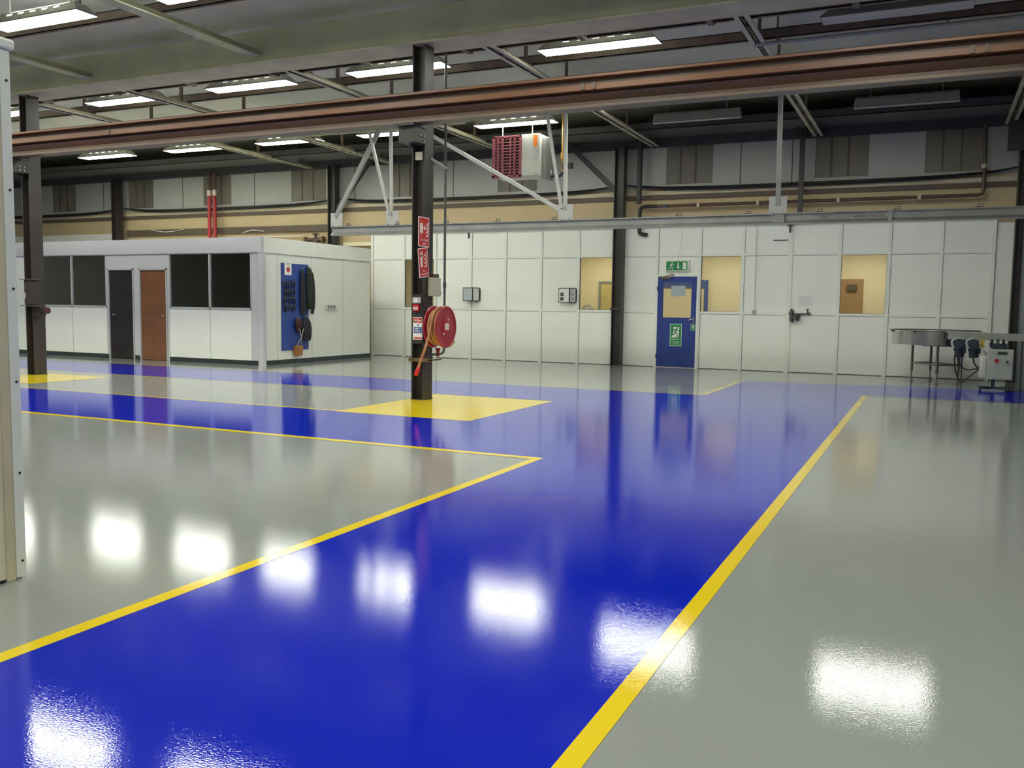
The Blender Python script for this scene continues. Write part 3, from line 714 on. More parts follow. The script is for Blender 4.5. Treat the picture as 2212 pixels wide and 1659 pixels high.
for x in (-4.05, -3.9, 0.25, 0.38, -12.2):
    d = MB(); d.box(x-0.02, x+0.02, 10.685, 10.70, 4.025, 4.10); obj('joint_clip', d, M['rustlip'], t)

# ================================================================== GREY TRACK BEAM ON HANGERS
GY = 16.0
t = thing('track_beam', 'galvanised grey track beam hung across the white partition, stencilled on its side', 'beam', (-5, GY, 2.79))
d = MB(); gx0, gx1 = -11.69, 2.60
d.box(gx0, gx1, GY-0.06, GY+0.06, 2.965, 2.985); d.box(gx0, gx1, GY-0.008, GY+0.008, 2.82, 2.965); d.prism([(GY-0.06,2.795),(GY+0.06,2.795),(GY+0.06,2.81),(GY+0.01,2.86),(GY-0.01,2.86),(GY-0.06,2.81)], 'x', gx0, gx1)
obj('i_section', d, M['galv'], t)
d = MB(); d.box(-0.72, -0.66, GY-0.055, GY-0.008, 2.81, 2.965); d.box(-2.55, -2.35, GY-0.05, GY-0.008, 2.83, 2.96); pieces('splice_plate', d, M['galv'], t)
for x in (-11.26, -10.06, -8.91, -7.76, -6.57, -4.18, -2.97, -1.79, -0.60, 0.59):
    d = MB(); d.box(x-0.06, x+0.05, GY-0.05, GY+0.0, 2.985, 2.997); d.tube([(x-0.02, GY-0.03, 2.99), (x-0.02, GY-0.03, 3.04), (x+0.05, GY-0.03, 3.03), (x+0.055, GY-0.03, 2.995)], 0.007, 6); obj('clamp_clip', d, M['darkbolt'], t)
f = FY(0, GY-0.0085, 2.905)
text('stencil', '20/37', 0.075, f, -1.695, 0, 0.0, M['stamp'], t, sx=0.95)
text('stencil', '6000KG MAX SWL', 0.070, f, -1.005, -0.002, 0.0, M['stamp'], t, sx=0.86)
def hanger(x, label, tubes):
    t = thing('beam_hanger', label, 'hanger', (x, GY, 2.985), 'hangers of the grey track beam')
    d = MB(); d.box(x-0.145, x+0.145, GY-0.015, GY+0.015, 2.985, 3.27); obj('gusset_plate', d, M['galv_light'], t, bevel=0.004)
    for q in ((0.0, 3.22), (0.0, 3.17)):
        d = MB(); d.cyl((x+q[0], GY-0.026, q[1]), (x+q[0], GY-0.012, q[1]), 0.013, 8); obj('bolt', d, M['darkbolt'], t)
    for p, q, w_ in tubes:
        d = MB(); d.bar(p, q, w_, w_*0.8); obj('strut', d, M['galv_light'] if w_ < 0.075 else M['galv'], t)
    d = MB(); d.box(x-0.10, x-0.07, GY-0.07, GY+0.07, 2.955, 3.0); d.box(x+0.07, x+0.10, GY-0.07, GY+0.07, 2.955, 3.0); pieces('beam_clamp', d, M['galv'], t)
TOP = CEIL-0.02
hanger(-11.58, 'hanger with one leaning strut at the left end of the grey track beam', [((-11.60, GY, 3.18), (-10.52, GY+0.03, 4.95), 0.085)])
hanger(-10.19, 'hanger with vertical post and leaning strut left of the hose reel column', [((-10.21, GY, 3.15), (-10.23, GY, TOP), 0.06), ((-10.24, GY-0.03, 3.2), (-10.75, GY-0.03, 4.95), 0.055)])
hanger(-6.35, 'hanger with three struts below the maroon unit heater', [((-6.36, GY, 3.15), (-6.39, GY, TOP), 0.065), ((-6.42, GY-0.04, 3.2), (-6.78, GY-0.04, 5.15), 0.06), ((-6.48, GY+0.03, 3.18), (-9.35, GY+0.03, 4.78), 0.07)])
hanger(-2.47, 'hanger with a single white post right of the blue door', [((-2.47, GY, 3.12), (-2.50, GY, TOP), 0.075)])
# rest of hanger tops: cross angle fixed to the chords
t = thing('cross_angle', 'grey angle bar under the roof that the left track hangers hang from', 'bar', (-9.9, GY, 4.95))
d = MB(); d.bar((-13.1, GY+0.12, 4.97), (-8.6, GY+0.12, 4.97), 0.06, 0.06); obj('angle', d, M['greenbeam'], t)

# dark knee braces at the back columns
for p, q, lab in (((-6.75, 20.13, 4.02), (-7.95, 20.13, 5.16), 'dark knee brace rising left from the column beside the partition window'),
                  ((-14.60, 20.13, 3.80), (-13.40, 20.13, 5.20), 'dark knee brace rising right from the column behind the cabin'),):
    d = MB(); d.bar(p, q, 0.11, 0.08); tag(obj('knee_brace', d, M['darkbeam']), lab, 'brace')
t = thing('end_bracket', 'grey strut and dark plate at the head of the far right column', 'bracket', (1.4, 19.95, 4.4))
d = MB(); d.bar((1.22, 19.9, 5.0), (1.42, 19.9, 5.56), 0.10, 0.08); obj('strut', d, M['galv'], t)
d = MB(); d.box(1.16, 1.62, 19.85, 20.02, 4.45, 5.02); obj('plate', d, M['darkbeam'], t)

# ================================================================== ROOF STEEL
t = thing('roof_beam', 'deep grey-green roof beam running across the top of the two nearer columns', 'beam', (-8, 11.15, 4.93))
d = MB(); d.box(XA, XB, 11.0, 11.28, 4.96, 5.42); obj('casing', d, M['greenbeam'], t, bevel=0.01)
d = MB(); d.box(XA, XB, 10.97, 11.5, 4.93, 4.96); obj('soffit_plate', d, M['chord'], t)
d = MB()
for x in [-29+1.75*k for k in range(22)]: d.box(x-0.04, x+0.04, 11.28, 11.9, 4.98, 5.10)
pieces('cleat', d, M['purlin'], t)
CH = ((-15.5, 'twin roof chord farthest left beyond the left column'), (-12.95, 'twin roof chord passing just right of the far-left column'), (-9.4, 'twin roof chord left of the reel column'), (-5.88, 'twin roof chord just right of the reel column'), (-2.35, 'twin roof chord over the walkway, second from the right'), (1.2, 'twin roof chord at the top right corner'))
for x, lab in CH:
    t = thing('roof_chord', lab, 'roof bar', (x, 15, 5.0), 'twin-angle roof chords')
    for s_ in (-1, 1):
        d = MB(); a = x+s_*0.025
        d.box(min(a, a+s_*0.075), max(a, a+s_*0.075), 11.5, 20.25, 5.0, 5.012); d.box(min(a, a+s_*0.01), max(a, a+s_*0.01), 11.5, 20.25, 5.0, 5.085); obj('angle', d, M['chord'], t)
    d = MB()
    for k in range(9): d.box(x-0.02, x+0.02, 12.2+k*0.95, 12.32+k*0.95, 5.0, 5.12)
    pieces('packing_plate', d, M['purlin'], t)
    d = MB()
    for k in range(5): d.box(x-0.02, x+0.02, 13.0+k*1.7, 13.06+k*1.7, 5.085, CEIL)
    pieces('tie', d, M['purlin'], t)
    if x not in (-5.88, -15.5):
        d = MB(); d.box(x-0.02, x+0.02, -8.9, 11.0, 5.045, 5.14); d.box(x-0.10, x+0.10, -8.9, 11.0, 5.03, 5.045); obj('rafter', d, M['greenbeam'], t)
for y, z0, h, mm, lab in ((11.95, 5.04, 0.20, 'purlin', 'brown roof purlin next beyond the green roof beam'),
                    (13.3, 5.14, 0.14, 'purlin', 'brown roof purlin just beyond the second row of lights'),
                    (14.7, 5.14, 0.14, 'greenbeam', 'grey roof purlin midway between two rows of lights'),
                    (16.5, 5.14, 0.12, 'purlin', 'brown roof purlin in front of the farthest lit row'),
                    (18.6, 5.06, 0.16, 'darkbeam', 'dark roof purlin nearest the back wall'),  # coloured dark for the shade along the back of the ceiling
                    (9.6, 5.34, 0.14, 'purlin', 'brown roof purlin on the near side of the green roof beam')):
    d = MB(); d.box(XA, XB, y, y+0.012, z0, z0+h); d.box(XA, XB, y, y+0.07, z0, z0+0.012); d.box(XA, XB, y, y+0.07, z0+h-0.012, z0+h)
    tag(obj('roof_purlin', d, M[mm]), lab, 'roof bar', 'roof purlins')
t = thing('conduit', 'shiny grey conduit under the roof at the top right', 'pipe', (2, 13.0, 4.99))
d = MB(); d.cyl((-2.4, 13.0, 4.99), (8.8, 13.0, 4.99), 0.028, 10); obj('tube', d, M['galv'], t, smooth=True)
for x in (-2.1, 0.0, 2.5, 5.5):
    d = MB(); d.box(x-0.012, x+0.012, 12.99, 13.01, 5.01, CEIL+0.02); obj('drop_rod', d, M['purlin'], t)

# ================================================================== CEILING LIGHTS
LZ = 5.10
def lamp(x, y, label, lit=True, first=[None, None, None], slim=False):
    i = 0 if lit else 2 if slim else 1
    grp = 'lit fluorescent ceiling lights' if lit else 'unlit fluorescent ceiling lights'
    if first[i]: return dup(first[i], (x, y, LZ), label, grp)
    t = thing('ceiling_light', label, 'light', (x, y, LZ), grp); first[i] = t
    L, W = 0.89, 0.172; l2, w2, h = 0.77, 0.095, 0.13
    if slim: L, W, l2, w2, h = 0.89, 0.075, 0.87, 0.07, 0.14
    vs = [(x-L,y-W,LZ+.012),(x+L,y-W,LZ+.012),(x+L,y+W,LZ+.012),(x-L,y+W,LZ+.012),(x-l2,y-w2,LZ+h),(x+l2,y-w2,LZ+h),(x+l2,y+w2,LZ+h),(x-l2,y+w2,LZ+h)]
    d = MB(); d.add(vs, [(4,5,6,7),(0,1,5,4),(1,2,6,5),(2,3,7,6),(3,0,4,7)])
    d.box(x-L, x+L, y-W, y-W+0.006, LZ-0.004, LZ+0.014); d.box(x-L, x+L, y+W-0.006, y+W, LZ-0.004, LZ+0.014); d.box(x-L, x-L+0.006, y-W, y+W, LZ-0.004, LZ+0.014); d.box(x+L-0.006, x+L, y-W, y+W, LZ-0.004, LZ+0.014)
    d.box(x-l2, x+l2, y-0.012, y+0.012, LZ+h, LZ+h+0.05)
    obj('housing', d, M['lamp_body'], t)
    d = MB(); d.box(x-L+0.008, x+L-0.008, y-W+0.008, y+W-0.008, LZ-0.004, LZ+0.008); obj('diffuser', d, M['lamp'] if lit else M['unlit'], t)
    for s_ in (-0.6, 0.6):
        d = MB(); d.cyl((x+s_, y, LZ+h+0.05), (x+s_, y, CEIL+0.02), 0.008, 6); obj('rod', d, M['lamp_body'], t)
    if lit:
        for k in range(5):
            d = MB(); a = x-0.46+k*0.23; sl = lambda z: y-W+(W-w2)*(z-LZ-.012)/(h-.012)-0.003
            z0, z1 = LZ+0.085, LZ+0.115
            d.add([(a-.055, sl(z0), z0), (a+.055, sl(z0), z0), (a+.055, sl(z1), z1), (a-.055, sl(z1), z1)], [(0,1,2,3)])
            obj('vent_slot', d, M['slot'], t)
            d = MB(); d.box(a-.10, a+.10, y-.085, y+.085, LZ+h+.0005, LZ+h+.003); obj('added_glow', d, M['added_uplight'], t)  # unseen glowing pad added on the housing top to light the ceiling
    return t
R1 = (-19.76, -16.73, -13.83, -10.95, -8.00, -4.65, -0.65)
ord_ = ('leftmost', 'second', 'third', 'fourth', 'fifth')
for k, x in enumerate(R1):
    lab = ('%s lit light from the left in the row just above the back wall' % ord_[k]) if k < 5 else ('lit light of the back row hidden behind the runway beam, %s' % ('nearer the middle' if k == 5 else 'nearer the right'))
    q = lamp(x, 17.26 if k < 5 else 16.2, lab)
    if k >= 5:      # added top glow left off, so the ceiling above stays dark
        for ch in list(q.children):
            if ch.name.startswith('added_glow'): bpy.data.objects.remove(ch)
for k, x in enumerate((-17.45, -13.96, -10.96, -7.96, -4.56)):
    lamp(x, 12.65, '%s lit light from the left in the row just above the brown runway beam' % ord_[k])
lamp(-11.11, 8.67, 'large lit light at the top left corner above the cream panel')
lamp(-8.08, 8.67, 'lit light cut by the top edge of the photo, left of the middle')
lamp(-0.60, 12.65, 'unlit ceiling light at the top right, above the brown runway beam', False)
lamp(-4.46, 18.22, 'unlit ceiling light below the runway beam, left of the white hanger post', False, slim=True)
lamp(-0.62, 18.22, 'unlit ceiling light below the runway beam, right of the white hanger post', False, slim=True)
# rows of the same lights outside the frame
def tube_light(x, y, p=1.0):
    l = bpy.data.lights.new('hall_light', 'AREA'); l.shape = 'RECTANGLE'; l.size = 1.7; l.size_y = 0.32
    l.energy = 42.0*1.7*0.32*PI*p; l.color = (0.97, 1.0, 0.91)
    o = bpy.data.objects.new('hall_light', l); COL.objects.link(o); o.location = (x, y, LZ-0.01)
    l2 = l.copy(); l2.energy = l.energy*0.3; o2 = bpy.data.objects.new('added_hall_uplight', l2); COL.objects.link(o2); o2.location = (x, y, LZ+0.14); o2.rotation_euler = (PI, 0, 0)  # second, upward light is added only to brighten the ceiling
for x, y in ((-4.3, 8.33), (-0.6, 8.33), (-10.7, 4.2), (-7.8, 4.2), (-4.3, 4.2), (-0.6, 4.2), (-7.8, 0.1), (-4.3, 0.1), (-0.6, 0.1), (3.0, 0.1), (-4.3, -4.0), (-0.6, -4.0), (-19.5, 12.15), (-22.3, 16.57), (-14.0, 8.67), (-17.4, 8.67), (-20.8, 8.67), (-24.2, 8.67), (-14.0, 4.2), (-17.4, 4.2), (-20.8, 4.2), (-24.2, 4.2), (-27.5, 8.67)):
    tube_light(x, y)
for x in (-12.0, -7.6, -4.6, -1.4):
    l = bpy.data.lights.new('room_light', 'AREA'); l.shape = 'RECTANGLE'; l.size = 1.2; l.size_y = 0.3; l.energy = 34; l.color = (1.0, 0.96, 0.84)
    o = bpy.data.objects.new('room_light', l); COL.objects.link(o); o.location = (x, 21.7, 2.86)

# ================================================================== UNIT HEATER
t = thing('unit_heater', 'grey unit heater with maroon louvre grille hanging under the back row of lights', 'heater', (-7.95, 17.5, 3.95))
hx0, hx1, hy0, hy1, hz0, hz1 = -8.50, -7.42, 17.2, 17.75, 4.0, 4.87
d = MB(); d.box(hx0+0.02, hx1, hy0+0.03, hy1, hz0+0.02, hz1); obj('casing', d, M['heater_grey'], t, bevel=0.015)
d = MB(); d.box(-7.83, hx1, hy0, hy0+0.03, hz0+0.03, hz1); pieces('front_panel', d, M['heater_grey'], t, bevel=0.01)
d = MB(); d.box(hx0+0.04, -7.85, hy0+0.022, hy0+0.03, hz0+0.03, hz1-0.03); obj('grille_back', d, M['heater_dark'], t)
d = MB(); gx = (hx0, -7.83); 
for a, b_ in ((hx0, hx0+0.07), (hx0+0.115, hx0+0.16), (hx0+0.215, hx0+0.27), (-8.10, -8.065), (-8.005, -7.965), (-7.88, -7.83)): d.box(a, b_, hy0-0.012, hy0+0.012, hz0+0.02, hz1-0.01)
d.box(hx0, -7.83, hy0-0.012, hy0+0.022, hz1-0.05, hz1-0.01); d.box(hx0, -7.83, hy0-0.012, hy0+0.022, hz0+0.0, hz0+0.06)
obj('grille_frame', d, M['heater_red'], t, bevel=0.003)
for k in range(12):
    z = hz0+0.10+k*0.062
    d = MB(); d.add([(hx0+0.02,hy0-0.006,z),(-7.84,hy0-0.006,z),(-7.84,hy0+0.018,z+0.026),(hx0+0.02,hy0+0.018,z+0.026),(hx0+0.02,hy0-0.006,z+0.006),(-7.84,hy0-0.006,z+0.006),(-7.84,hy0+0.018,z+0.032),(hx0+0.02,hy0+0.018,z+0.032)], [(0,3,2,1),(4,5,6,7),(0,1,5,4),(1,2,6,5),(2,3,7,6),(3,0,4,7)])
    obj('louvre', d, M['heater_red'], t)
f = FY(0, hy0-0.001, 0)
d = MB(); f.rect(d, -7.565, -7.475, 4.60, 4.84, 0, 0.004); obj('orange_sticker', d, M['orange_tag'], t)
text('lettering', 'GAS', 0.135, f, -7.517, 4.485, 0.004, M['ink'], t, rot=PI/2)
text('lettering', 'GAS', 0.13, f, -7.522, 4.49, 0.005, M['sign_white'], t, rot=PI/2)
d = MB(); d.cyl((-7.50, hy0-0.006, 4.07), (-7.50, hy0, 4.07), 0.012, 10); obj('screw', d, M['darkbolt'], t)
d = MB(); d.box(hx1, hx1+0.10, 17.3, 17.72, 3.98, 4.80); obj('side_box', d, M['lamp_body'], t, bevel=0.008)
d = MB(); d.box(hx1+0.10, hx1+0.103, 17.55, 17.62, 4.05, 4.18); obj('rating_plate', d, M['sign_white'], t)
for x in (-8.38, -7.70):
    d = MB(); d.cyl((x, 17.45, hz1), (x, 17.45, CEIL+0.02), 0.008, 6); obj('hanging_rod', d, M['galv_light'], t)
t = thing('gas_pipe', 'ochre gas pipe with a small valve right of the unit heater', 'pipe', (-7.0, 17.6, 4.0))
d = MB(); d.tube(spline([(-7.06, 17.55, CEIL), (-7.06, 17.55, 4.75), (-7.06, 17.55, 4.35), (-7.05, 17.55, 4.12)]), 0.018, 8); obj('pipe', d, M['yellow_pipe'], t, smooth=True)
d = MB(); d.cyl((-7.06, 17.55, 4.38), (-7.06, 17.55, 4.52), 0.034, 10); obj('valve', d, M['yellow_pipe'], t)
d = MB(); d.tube(spline([(-7.05,17.55,4.12),(-7.10,17.55,4.05),(-7.3,17.55,4.05)]), 0.03, 8); d.box(-7.04, -6.85, 17.5, 17.62, 4.18, 4.30); obj('regulator', d, M['blackrubber'], t)

# ================================================================== SERVICES ON THE UPPER WALL
def cable(dz, dy, lab):
    pts = []
    x = -30.5
    while x <= 4.0:
        z = 4.03+dz
        for cx in (-22.68, -14.67, -6.65, 1.46):
            z += (0.17-dz*1.2)*math.exp(-abs(x-cx)/0.75)
        pts.append((x, 20.33+dy, z)); x += 0.35
    d = MB(); d.tube(pts, 0.016, 6); tag(obj('cable', d, M['blackrubber'], smooth=True), lab, 'cable', 'black cables draped along the back wall')
cable(0.0, 0.0, 'black cable draped along the back wall rail, middle of the three')
cable(0.035, 0.015, 'black cable draped along the back wall rail, top one')
cable(-0.035, -0.02, 'black cable draped along the back wall rail, lowest one')
for x, lab in ((-19.07, 'left one of the two red pipes rising above the cabin'), (-18.87, 'right one of the two red pipes rising above the cabin')):
    t = thing('riser_pipe', lab, 'pipe', (x, 20.26, 0), 'red riser pipes')
    d = MB(); d.cyl((x, 20.2, 0.0), (x, 20.2, 4.40), 0.055, 12); obj('red_pipe', d, M['red_pipe'], t, smooth=True)
    d = MB(); d.cyl((x, 20.2, 4.40), (x, 20.2, 4.56), 0.06, 12); obj('white_sleeve', d, M['sign_pink'], t, smooth=True)
    d = MB(); d.cyl((x, 20.2, 4.56), (x, 20.2, 5.05), 0.05, 12); obj('upper_pipe', d, M['pipe_brown'], t, smooth=True)
t = thing('wall_trunking', 'dark brown service trunking along the back wall above the cabin', 'trunking', (-18.6, 20.4, 3.33))
d = MB(); d.box(-22.55, -14.80, 20.36, UY, 3.33, 3.50); obj('duct', d, M['ledge_dark'], t)
d = MB()
for x in (-21.6, -20.4, -19.5, -17.6, -16.4, -15.3): d.box(x-0.012, x+0.012, 20.355, 20.36, 3.33, 3.5)
pieces('joint', d, M['seam'], t)
d = MB(); d.box(-17.8, -15.9, 20.34, 20.36, 3.20, 3.22); d.tube(spline([(-21.5,20.33,3.5),(-20.9,20.33,3.42),(-20.2,20.33,3.48)]), 0.012, 6); d.tube(spline([(-18.0,20.33,3.32),(-17.6,20.33,3.40),(-17.2,20.33,3.36)]), 0.012, 6); pieces('stray_lead', d, M['paper'], t)
t = thing('pipe_valve', 'brown pipe valve showing above the roof edge of the cabin', 'valve', (-15.35, 20.2, 3.0))
d = MB(); d.cyl((-15.68, 20.25, 3.08), (-15.05, 20.25, 3.08), 0.055, 12); d.cyl((-15.35, 20.25, 3.08), (-15.35, 20.25, 3.24), 0.04, 10); d.cyl((-15.35, 20.25, 2.9), (-15.35, 20.25, 3.1), 0.09, 14); obj('body', d, M['pipe_brown'], t, smooth=True)
for x in (-15.68, -15.10):
    d = MB(); d.cyl((x-0.03, 20.25, 3.08), (x+0.03, 20.25, 3.08), 0.09, 14); obj('flange', d, M['brass'], t, smooth=True)
d = MB(); d.cyl((-15.35, 20.25, 3.22), (-15.35, 20.25, 3.25), 0.10, 14); d.cyl((-15.35, 20.25, 0.0), (-15.35, 20.25, 2.95), 0.05, 10); obj('stem', d, M['pipe_brown'], t)
t = thing('overflow_pipe', 'black pipe with elbow coming out below the track beam left of the blue door', 'pipe', (-6.19, 20.2, 3.0))
d = MB(); d.tube(spline([(-5.8, 20.24, 3.66), (-6.08, 20.24, 3.66), (-6.17, 20.22, 3.63), (-6.19, 20.2, 3.52), (-6.19, 20.2, 3.3), (-6.19, 20.2, 3.10), (-6.16, 20.2, 3.05), (-6.08, 20.2, 3.03), (-6.0, 20.2, 3.02)], 4), 0.042, 10); obj('pipe', d, M['blackrubber'], t, smooth=True)
d = MB(); d.cyl((-5.62, 20.24, 3.62), (-5.62, 20.24, 3.70), 0.04, 10); obj('blue_valve', d, M['sign_blue'], t)
t = thing('wall_pipe', 'long brown pipe along the back wall above the track beam, turning up at the right', 'pipe', (-2.5, 20.24, 3.66))
d = MB(); d.tube([(-5.8, 20.24, 3.66), (0.70, 20.24, 3.66), (0.78, 20.24, 3.68), (0.80, 20.24, 3.76), (0.80, 20.24, 4.2), (0.78, 20.24, 5.0)], 0.038, 10); obj('pipe', d, M['pipe_brown'], t, smooth=True)
for x in (-4.85, -3.55, -1.9, -0.35):
    d = MB(); d.box(x-0.03, x+0.03, 20.19, UY, 3.615, 3.705); obj('pipe_clip', d, M['ledge'], t)
d = MB(); d.cyl((0.79, 20.24, 4.18), (0.79, 20.24, 4.26), 0.05, 10); obj('coupling', d, M['ledge'], t)
t = thing('duct_post', 'dark square post up the back wall right of the white hanger post', 'post', (-2.65, 20.15, 3.2))
d = MB(); d.box(-2.70, -2.60, 20.10, 20.19, 3.22, 5.0); d.bar((-2.65, 20.15, 4.95), (-2.84, 20.15, 5.56), 0.07, 0.06); d.bar((-2.65, 20.15, 4.95), (-2.46, 20.15, 5.56), 0.07, 0.06); obj('post', d, M['darksteel'], t)
d = MB(); d.cyl((-6.21, 20.18, 3.73), (-6.21, 20.18, 5.6), 0.06, 10)
tag(obj('vent_pipe', d, M['darkbeam'], smooth=True), 'dark vertical pipe on the back wall right of the partition column', 'pipe')

# ================================================================== OFFICE CABIN
t = thing('office_cabin', 'white panelled office cabin with dark windows and two doors at the back left', 'cabin', (-17.5, 15.3, 0))
CBX, CBY = -22.3, 19.40; T = 0.05
d = MB()
def fp(x0, x1, z0, z1): d.box(x0, x1, CY, CY+T, z0, z1)
fp(CBX, -19.92, 0.09, 2.42)
for a, b_ in ((-19.92, -18.80), (-18.80, -17.64), (-15.66, -14.47), (-14.47, -13.30)):
    fp(a, b_, 0.09, 1.22)
pieces('front_panel', d, M['cabin_white'], t)
d = MB(); fp(-17.64, -17.58, 0.0, 2.42); fp(-16.77, -16.58, 0.06, 2.42); fp(-17.58, -16.77, 2.10, 2.42); fp(-16.58, -15.74, 2.10, 2.42); fp(-15.74, -15.66, 0.0, 2.42); fp(-13.30, -13.02, 0.09, 2.42)
pieces('grey_panel', d, M['cabin_shade_grey'], t)
d = MB(); d.box(CX-T, CX, CY, CBY, 0.09, 2.42); obj('side_panel', d, M['cabin_white'], t)
d = MB(); d.box(CBX, CX-T, CBY-T, CBY, 0, 2.42); d.box(CBX, CBX+T, CY, CBY, 0, 2.42); pieces('rear_panel', d, M['cabin_white'], t)
d = MB(); d.box(CBX-0.02, CX+0.03, CY-0.035, CY+0.05, 2.42, 2.75); obj('roof_fascia', d, M['cabin_shade_grey'], t, bevel=0.004)
d = MB(); d.box(CX-0.05, CX+0.03, CY+0.05, CBY, 2.42, 2.75); obj('roof_fascia', d, M['cabin_white'], t, bevel=0.004)
d = MB(); d.box(CBX, CX-0.05, CY+0.05, CBY, 2.44, 2.48); obj('roof_panel', d, M['cabin_white'], t)
d = MB()
for x0, x1 in ((CBX, -17.60), (-16.75, -16.62), (-15.68, CX+0.002)): d.box(x0, x1, CY-0.004, CY+0.02, 0, 0.10)
d.box(CX-0.02, CX+0.004, CY, CBY, 0, 0.10); pieces('skirting', d, M['black_skirt'], t)
d = MB(); d.cyl((CX+0.02, CY-0.02, 0.0), (CX+0.02, CY-0.02, 2.42), 0.085, 20); obj('corner_post', d, M['cabin_shade_grey'], t, smooth=True)
d = MB()
for x in (-18.80, -14.47, -13.30, -17.64): d.box(x-0.008, x+0.008, CY-0.003, CY, 0.1, 1.2)
for y in (15.80, 17.02, 18.23): d.box(CX, CX+0.003, y-0.008, y+0.008, 0.1, 2.42)
d.box(CX, CX+0.003, CY, CBY, 2.408, 2.42)
pieces('panel_joint', d, M['alu'], t)
for a, b_ in ((-19.92, -18.80), (-18.80, -17.64), (-15.66, -14.47), (-14.47, -13.30)):
    fr = MB()
    for q in ((a, a+0.022, 1.20, 2.42), (b_-0.022, b_, 1.20, 2.42), (a, b_, 1.19, 1.235), (a, b_, 2.405, 2.42)): fr.box(q[0], q[1], CY-0.012, CY+T, q[2], q[3])
    wf = obj('window', fr, M['alu'], t)
    g = MB(); g.box(a+0.02, b_-0.02, CY+0.02, CY+0.026, 1.23, 2.41); obj('pane', g, M['darkglass'], wf)
def cdoor(x0, x1, m, name_lab, hx):
    d = MB(); d.box(x0, x1, CY+0.012, CY+0.045, 0.01, 2.06); dr = obj('door', d, m, t); dr['label'] = name_lab
    fr = MB(); fr.box(x0-0.03, x0, CY-0.02, CY+T, 0, 2.10); fr.box(x1, x1+0.03, CY-0.02, CY+T, 0, 2.10); fr.box(x0-0.03, x1+0.03, CY-0.02, CY+T, 2.06, 2.10); obj('frame', fr, M['alu'], dr)
    hd = MB(); hd.cyl((hx, CY+0.012, 1.03), (hx, CY-0.03, 1.03), 0.018, 10); hd.box(hx-0.005, hx+0.09, CY-0.04, CY-0.025, 1.02, 1.04); obj('handle', hd, M['bolt'], dr)
cdoor(-17.55, -16.79, M['dark_door'], 'near-black door', -17.42)
cdoor(-16.55, -15.76, M['wood'], 'brown wooden door', -15.88)
# dim interior: partition and desks seen only as dark shapes
d = MB(); d.box(-16.75, -16.70, CY+T, CBY-T, 0, 2.42); obj('inner_wall', d, M['cabin_white'], t)

# ---- blue tool board on the cabin side
f = FX(CX, 15.93, 0.30)
d = MB(); f.rect(d, 0, 0.94, 0, 1.93, 0.001, 0.02)
tag(obj('tool_board', d, M['board_blue'], bevel=0.003), 'tall blue tool board on the side of the office cabin', 'board')
t = thing('board_notice', 'white notice with a red dot at the top of the blue tool board', 'notice', (CX+0.02, 16.15, 1.98))
f = FX(CX+0.0205, 16.03, 1.97)
d = MB(); f.rect(d, 0, 0.24, 0, 0.29, 0, 0.003); obj('sheet', d, M['paper'], t)
d = MB(); f.disc(d, 0.12, 0.12, 0.06, 0.003, 0.004, 18); obj('red_dot', d, M['sign_red'], t)
d = MB(); f.rect(d, 0.05, 0.19, 0.22, 0.235, 0.003, 0.004); f.rect(d, 0.07, 0.17, 0.25, 0.262, 0.003, 0.004); pieces('print', d, M['ink_grey'], t)
XB_ = CX+0.02
tool_first = None
for r_ in range(4):
    for k in range(5):
        y = 15.985+k*0.088+random.uniform(-.012, .012); z = 1.78-r_*0.175+random.uniform(-.02, .02)
        if tool_first is None:
            tool_first = t = thing('hand_tool', 'small dark hand tool hung in the rows on the blue tool board', 'tool', (XB_, y, z), 'small tools on the blue board')
            d = MB(); d.tube([(XB_+0.02, y, z+0.02), (XB_+0.022, y+0.01, z-0.05), (XB_+0.02, y, z-0.10)], [0.012, 0.017, 0.014], 8); obj('grip', d, M['navy'], t, smooth=True)
            d = MB(); d.box(XB_, XB_+0.03, y-0.03, y+0.03, z+0.015, z+0.05); d.box(XB_+0.01, XB_+0.03, y-0.012, y+0.028, z+0.05, z+0.075); obj('jaw', d, M['motor'], t)
            d = MB(); d.cyl((XB_, y, z+0.035), (XB_+0.04, y, z+0.035), 0.006, 6); obj('peg', d, M['bolt'], t)
        else:
            q = dup(tool_first, (XB_, y, z)); k_ = random.uniform(0.8, 1.12); q.scale = (1, random.uniform(0.9, 1.25), k_); q.rotation_euler = (random.uniform(-0.35, 0.35), 0, 0)
def garment(name, lab, cat, rings, m, extra=None):
    # rings: (z, yc, half_y, x_out)
    t = thing(name, lab, cat, (XB_, rings[0][1], rings[-1][0]))
    d = MB(); n_ = 18; o = 0
    for (z, yc, hy, xo) in rings:
        for k in range(n_):
            a = 2*PI*k/n_; rip = 1+0.10*math.sin(5*a+z*9)
            d.v.append((XB_+0.004+xo*(0.5+0.5*math.cos(a))*(rip if math.cos(a) > 0 else 1), yc+hy*math.sin(a)*rip, z))
    for i in range(len(rings)-1):
        for k in range(n_): d.f.append((i*n_+k, i*n_+(k+1)%n_, (i+1)*n_+(k+1)%n_, (i+1)*n_+k)); d.mi.append(0)
    d.f.append(tuple(range(n_))); d.mi.append(0); e = (len(rings)-1)*n_; d.f.append(tuple(e+k for k in range(n_))); d.mi.append(0)
    obj('cloth', d, m, t, smooth=True)
    d = MB(); d.cyl((XB_, rings[0][1], rings[0][0]), (XB_+0.05, rings[0][1], rings[0][0]+0.01), 0.012, 8); obj('hook', d, M['bolt'], t)
    return t
jk = garment('jacket', 'dark green jacket hung over the right edge of the blue tool board', 'jacket',
        [(2.17,16.83,0.03,0.05),(2.12,16.83,0.07,0.09),(2.02,16.83,0.09,0.11),(1.85,16.83,0.095,0.11),(1.65,16.84,0.10,0.12),(1.45,16.84,0.105,0.11),(1.30,16.85,0.09,0.10),(1.22,16.85,0.07,0.08)], M['coat'])
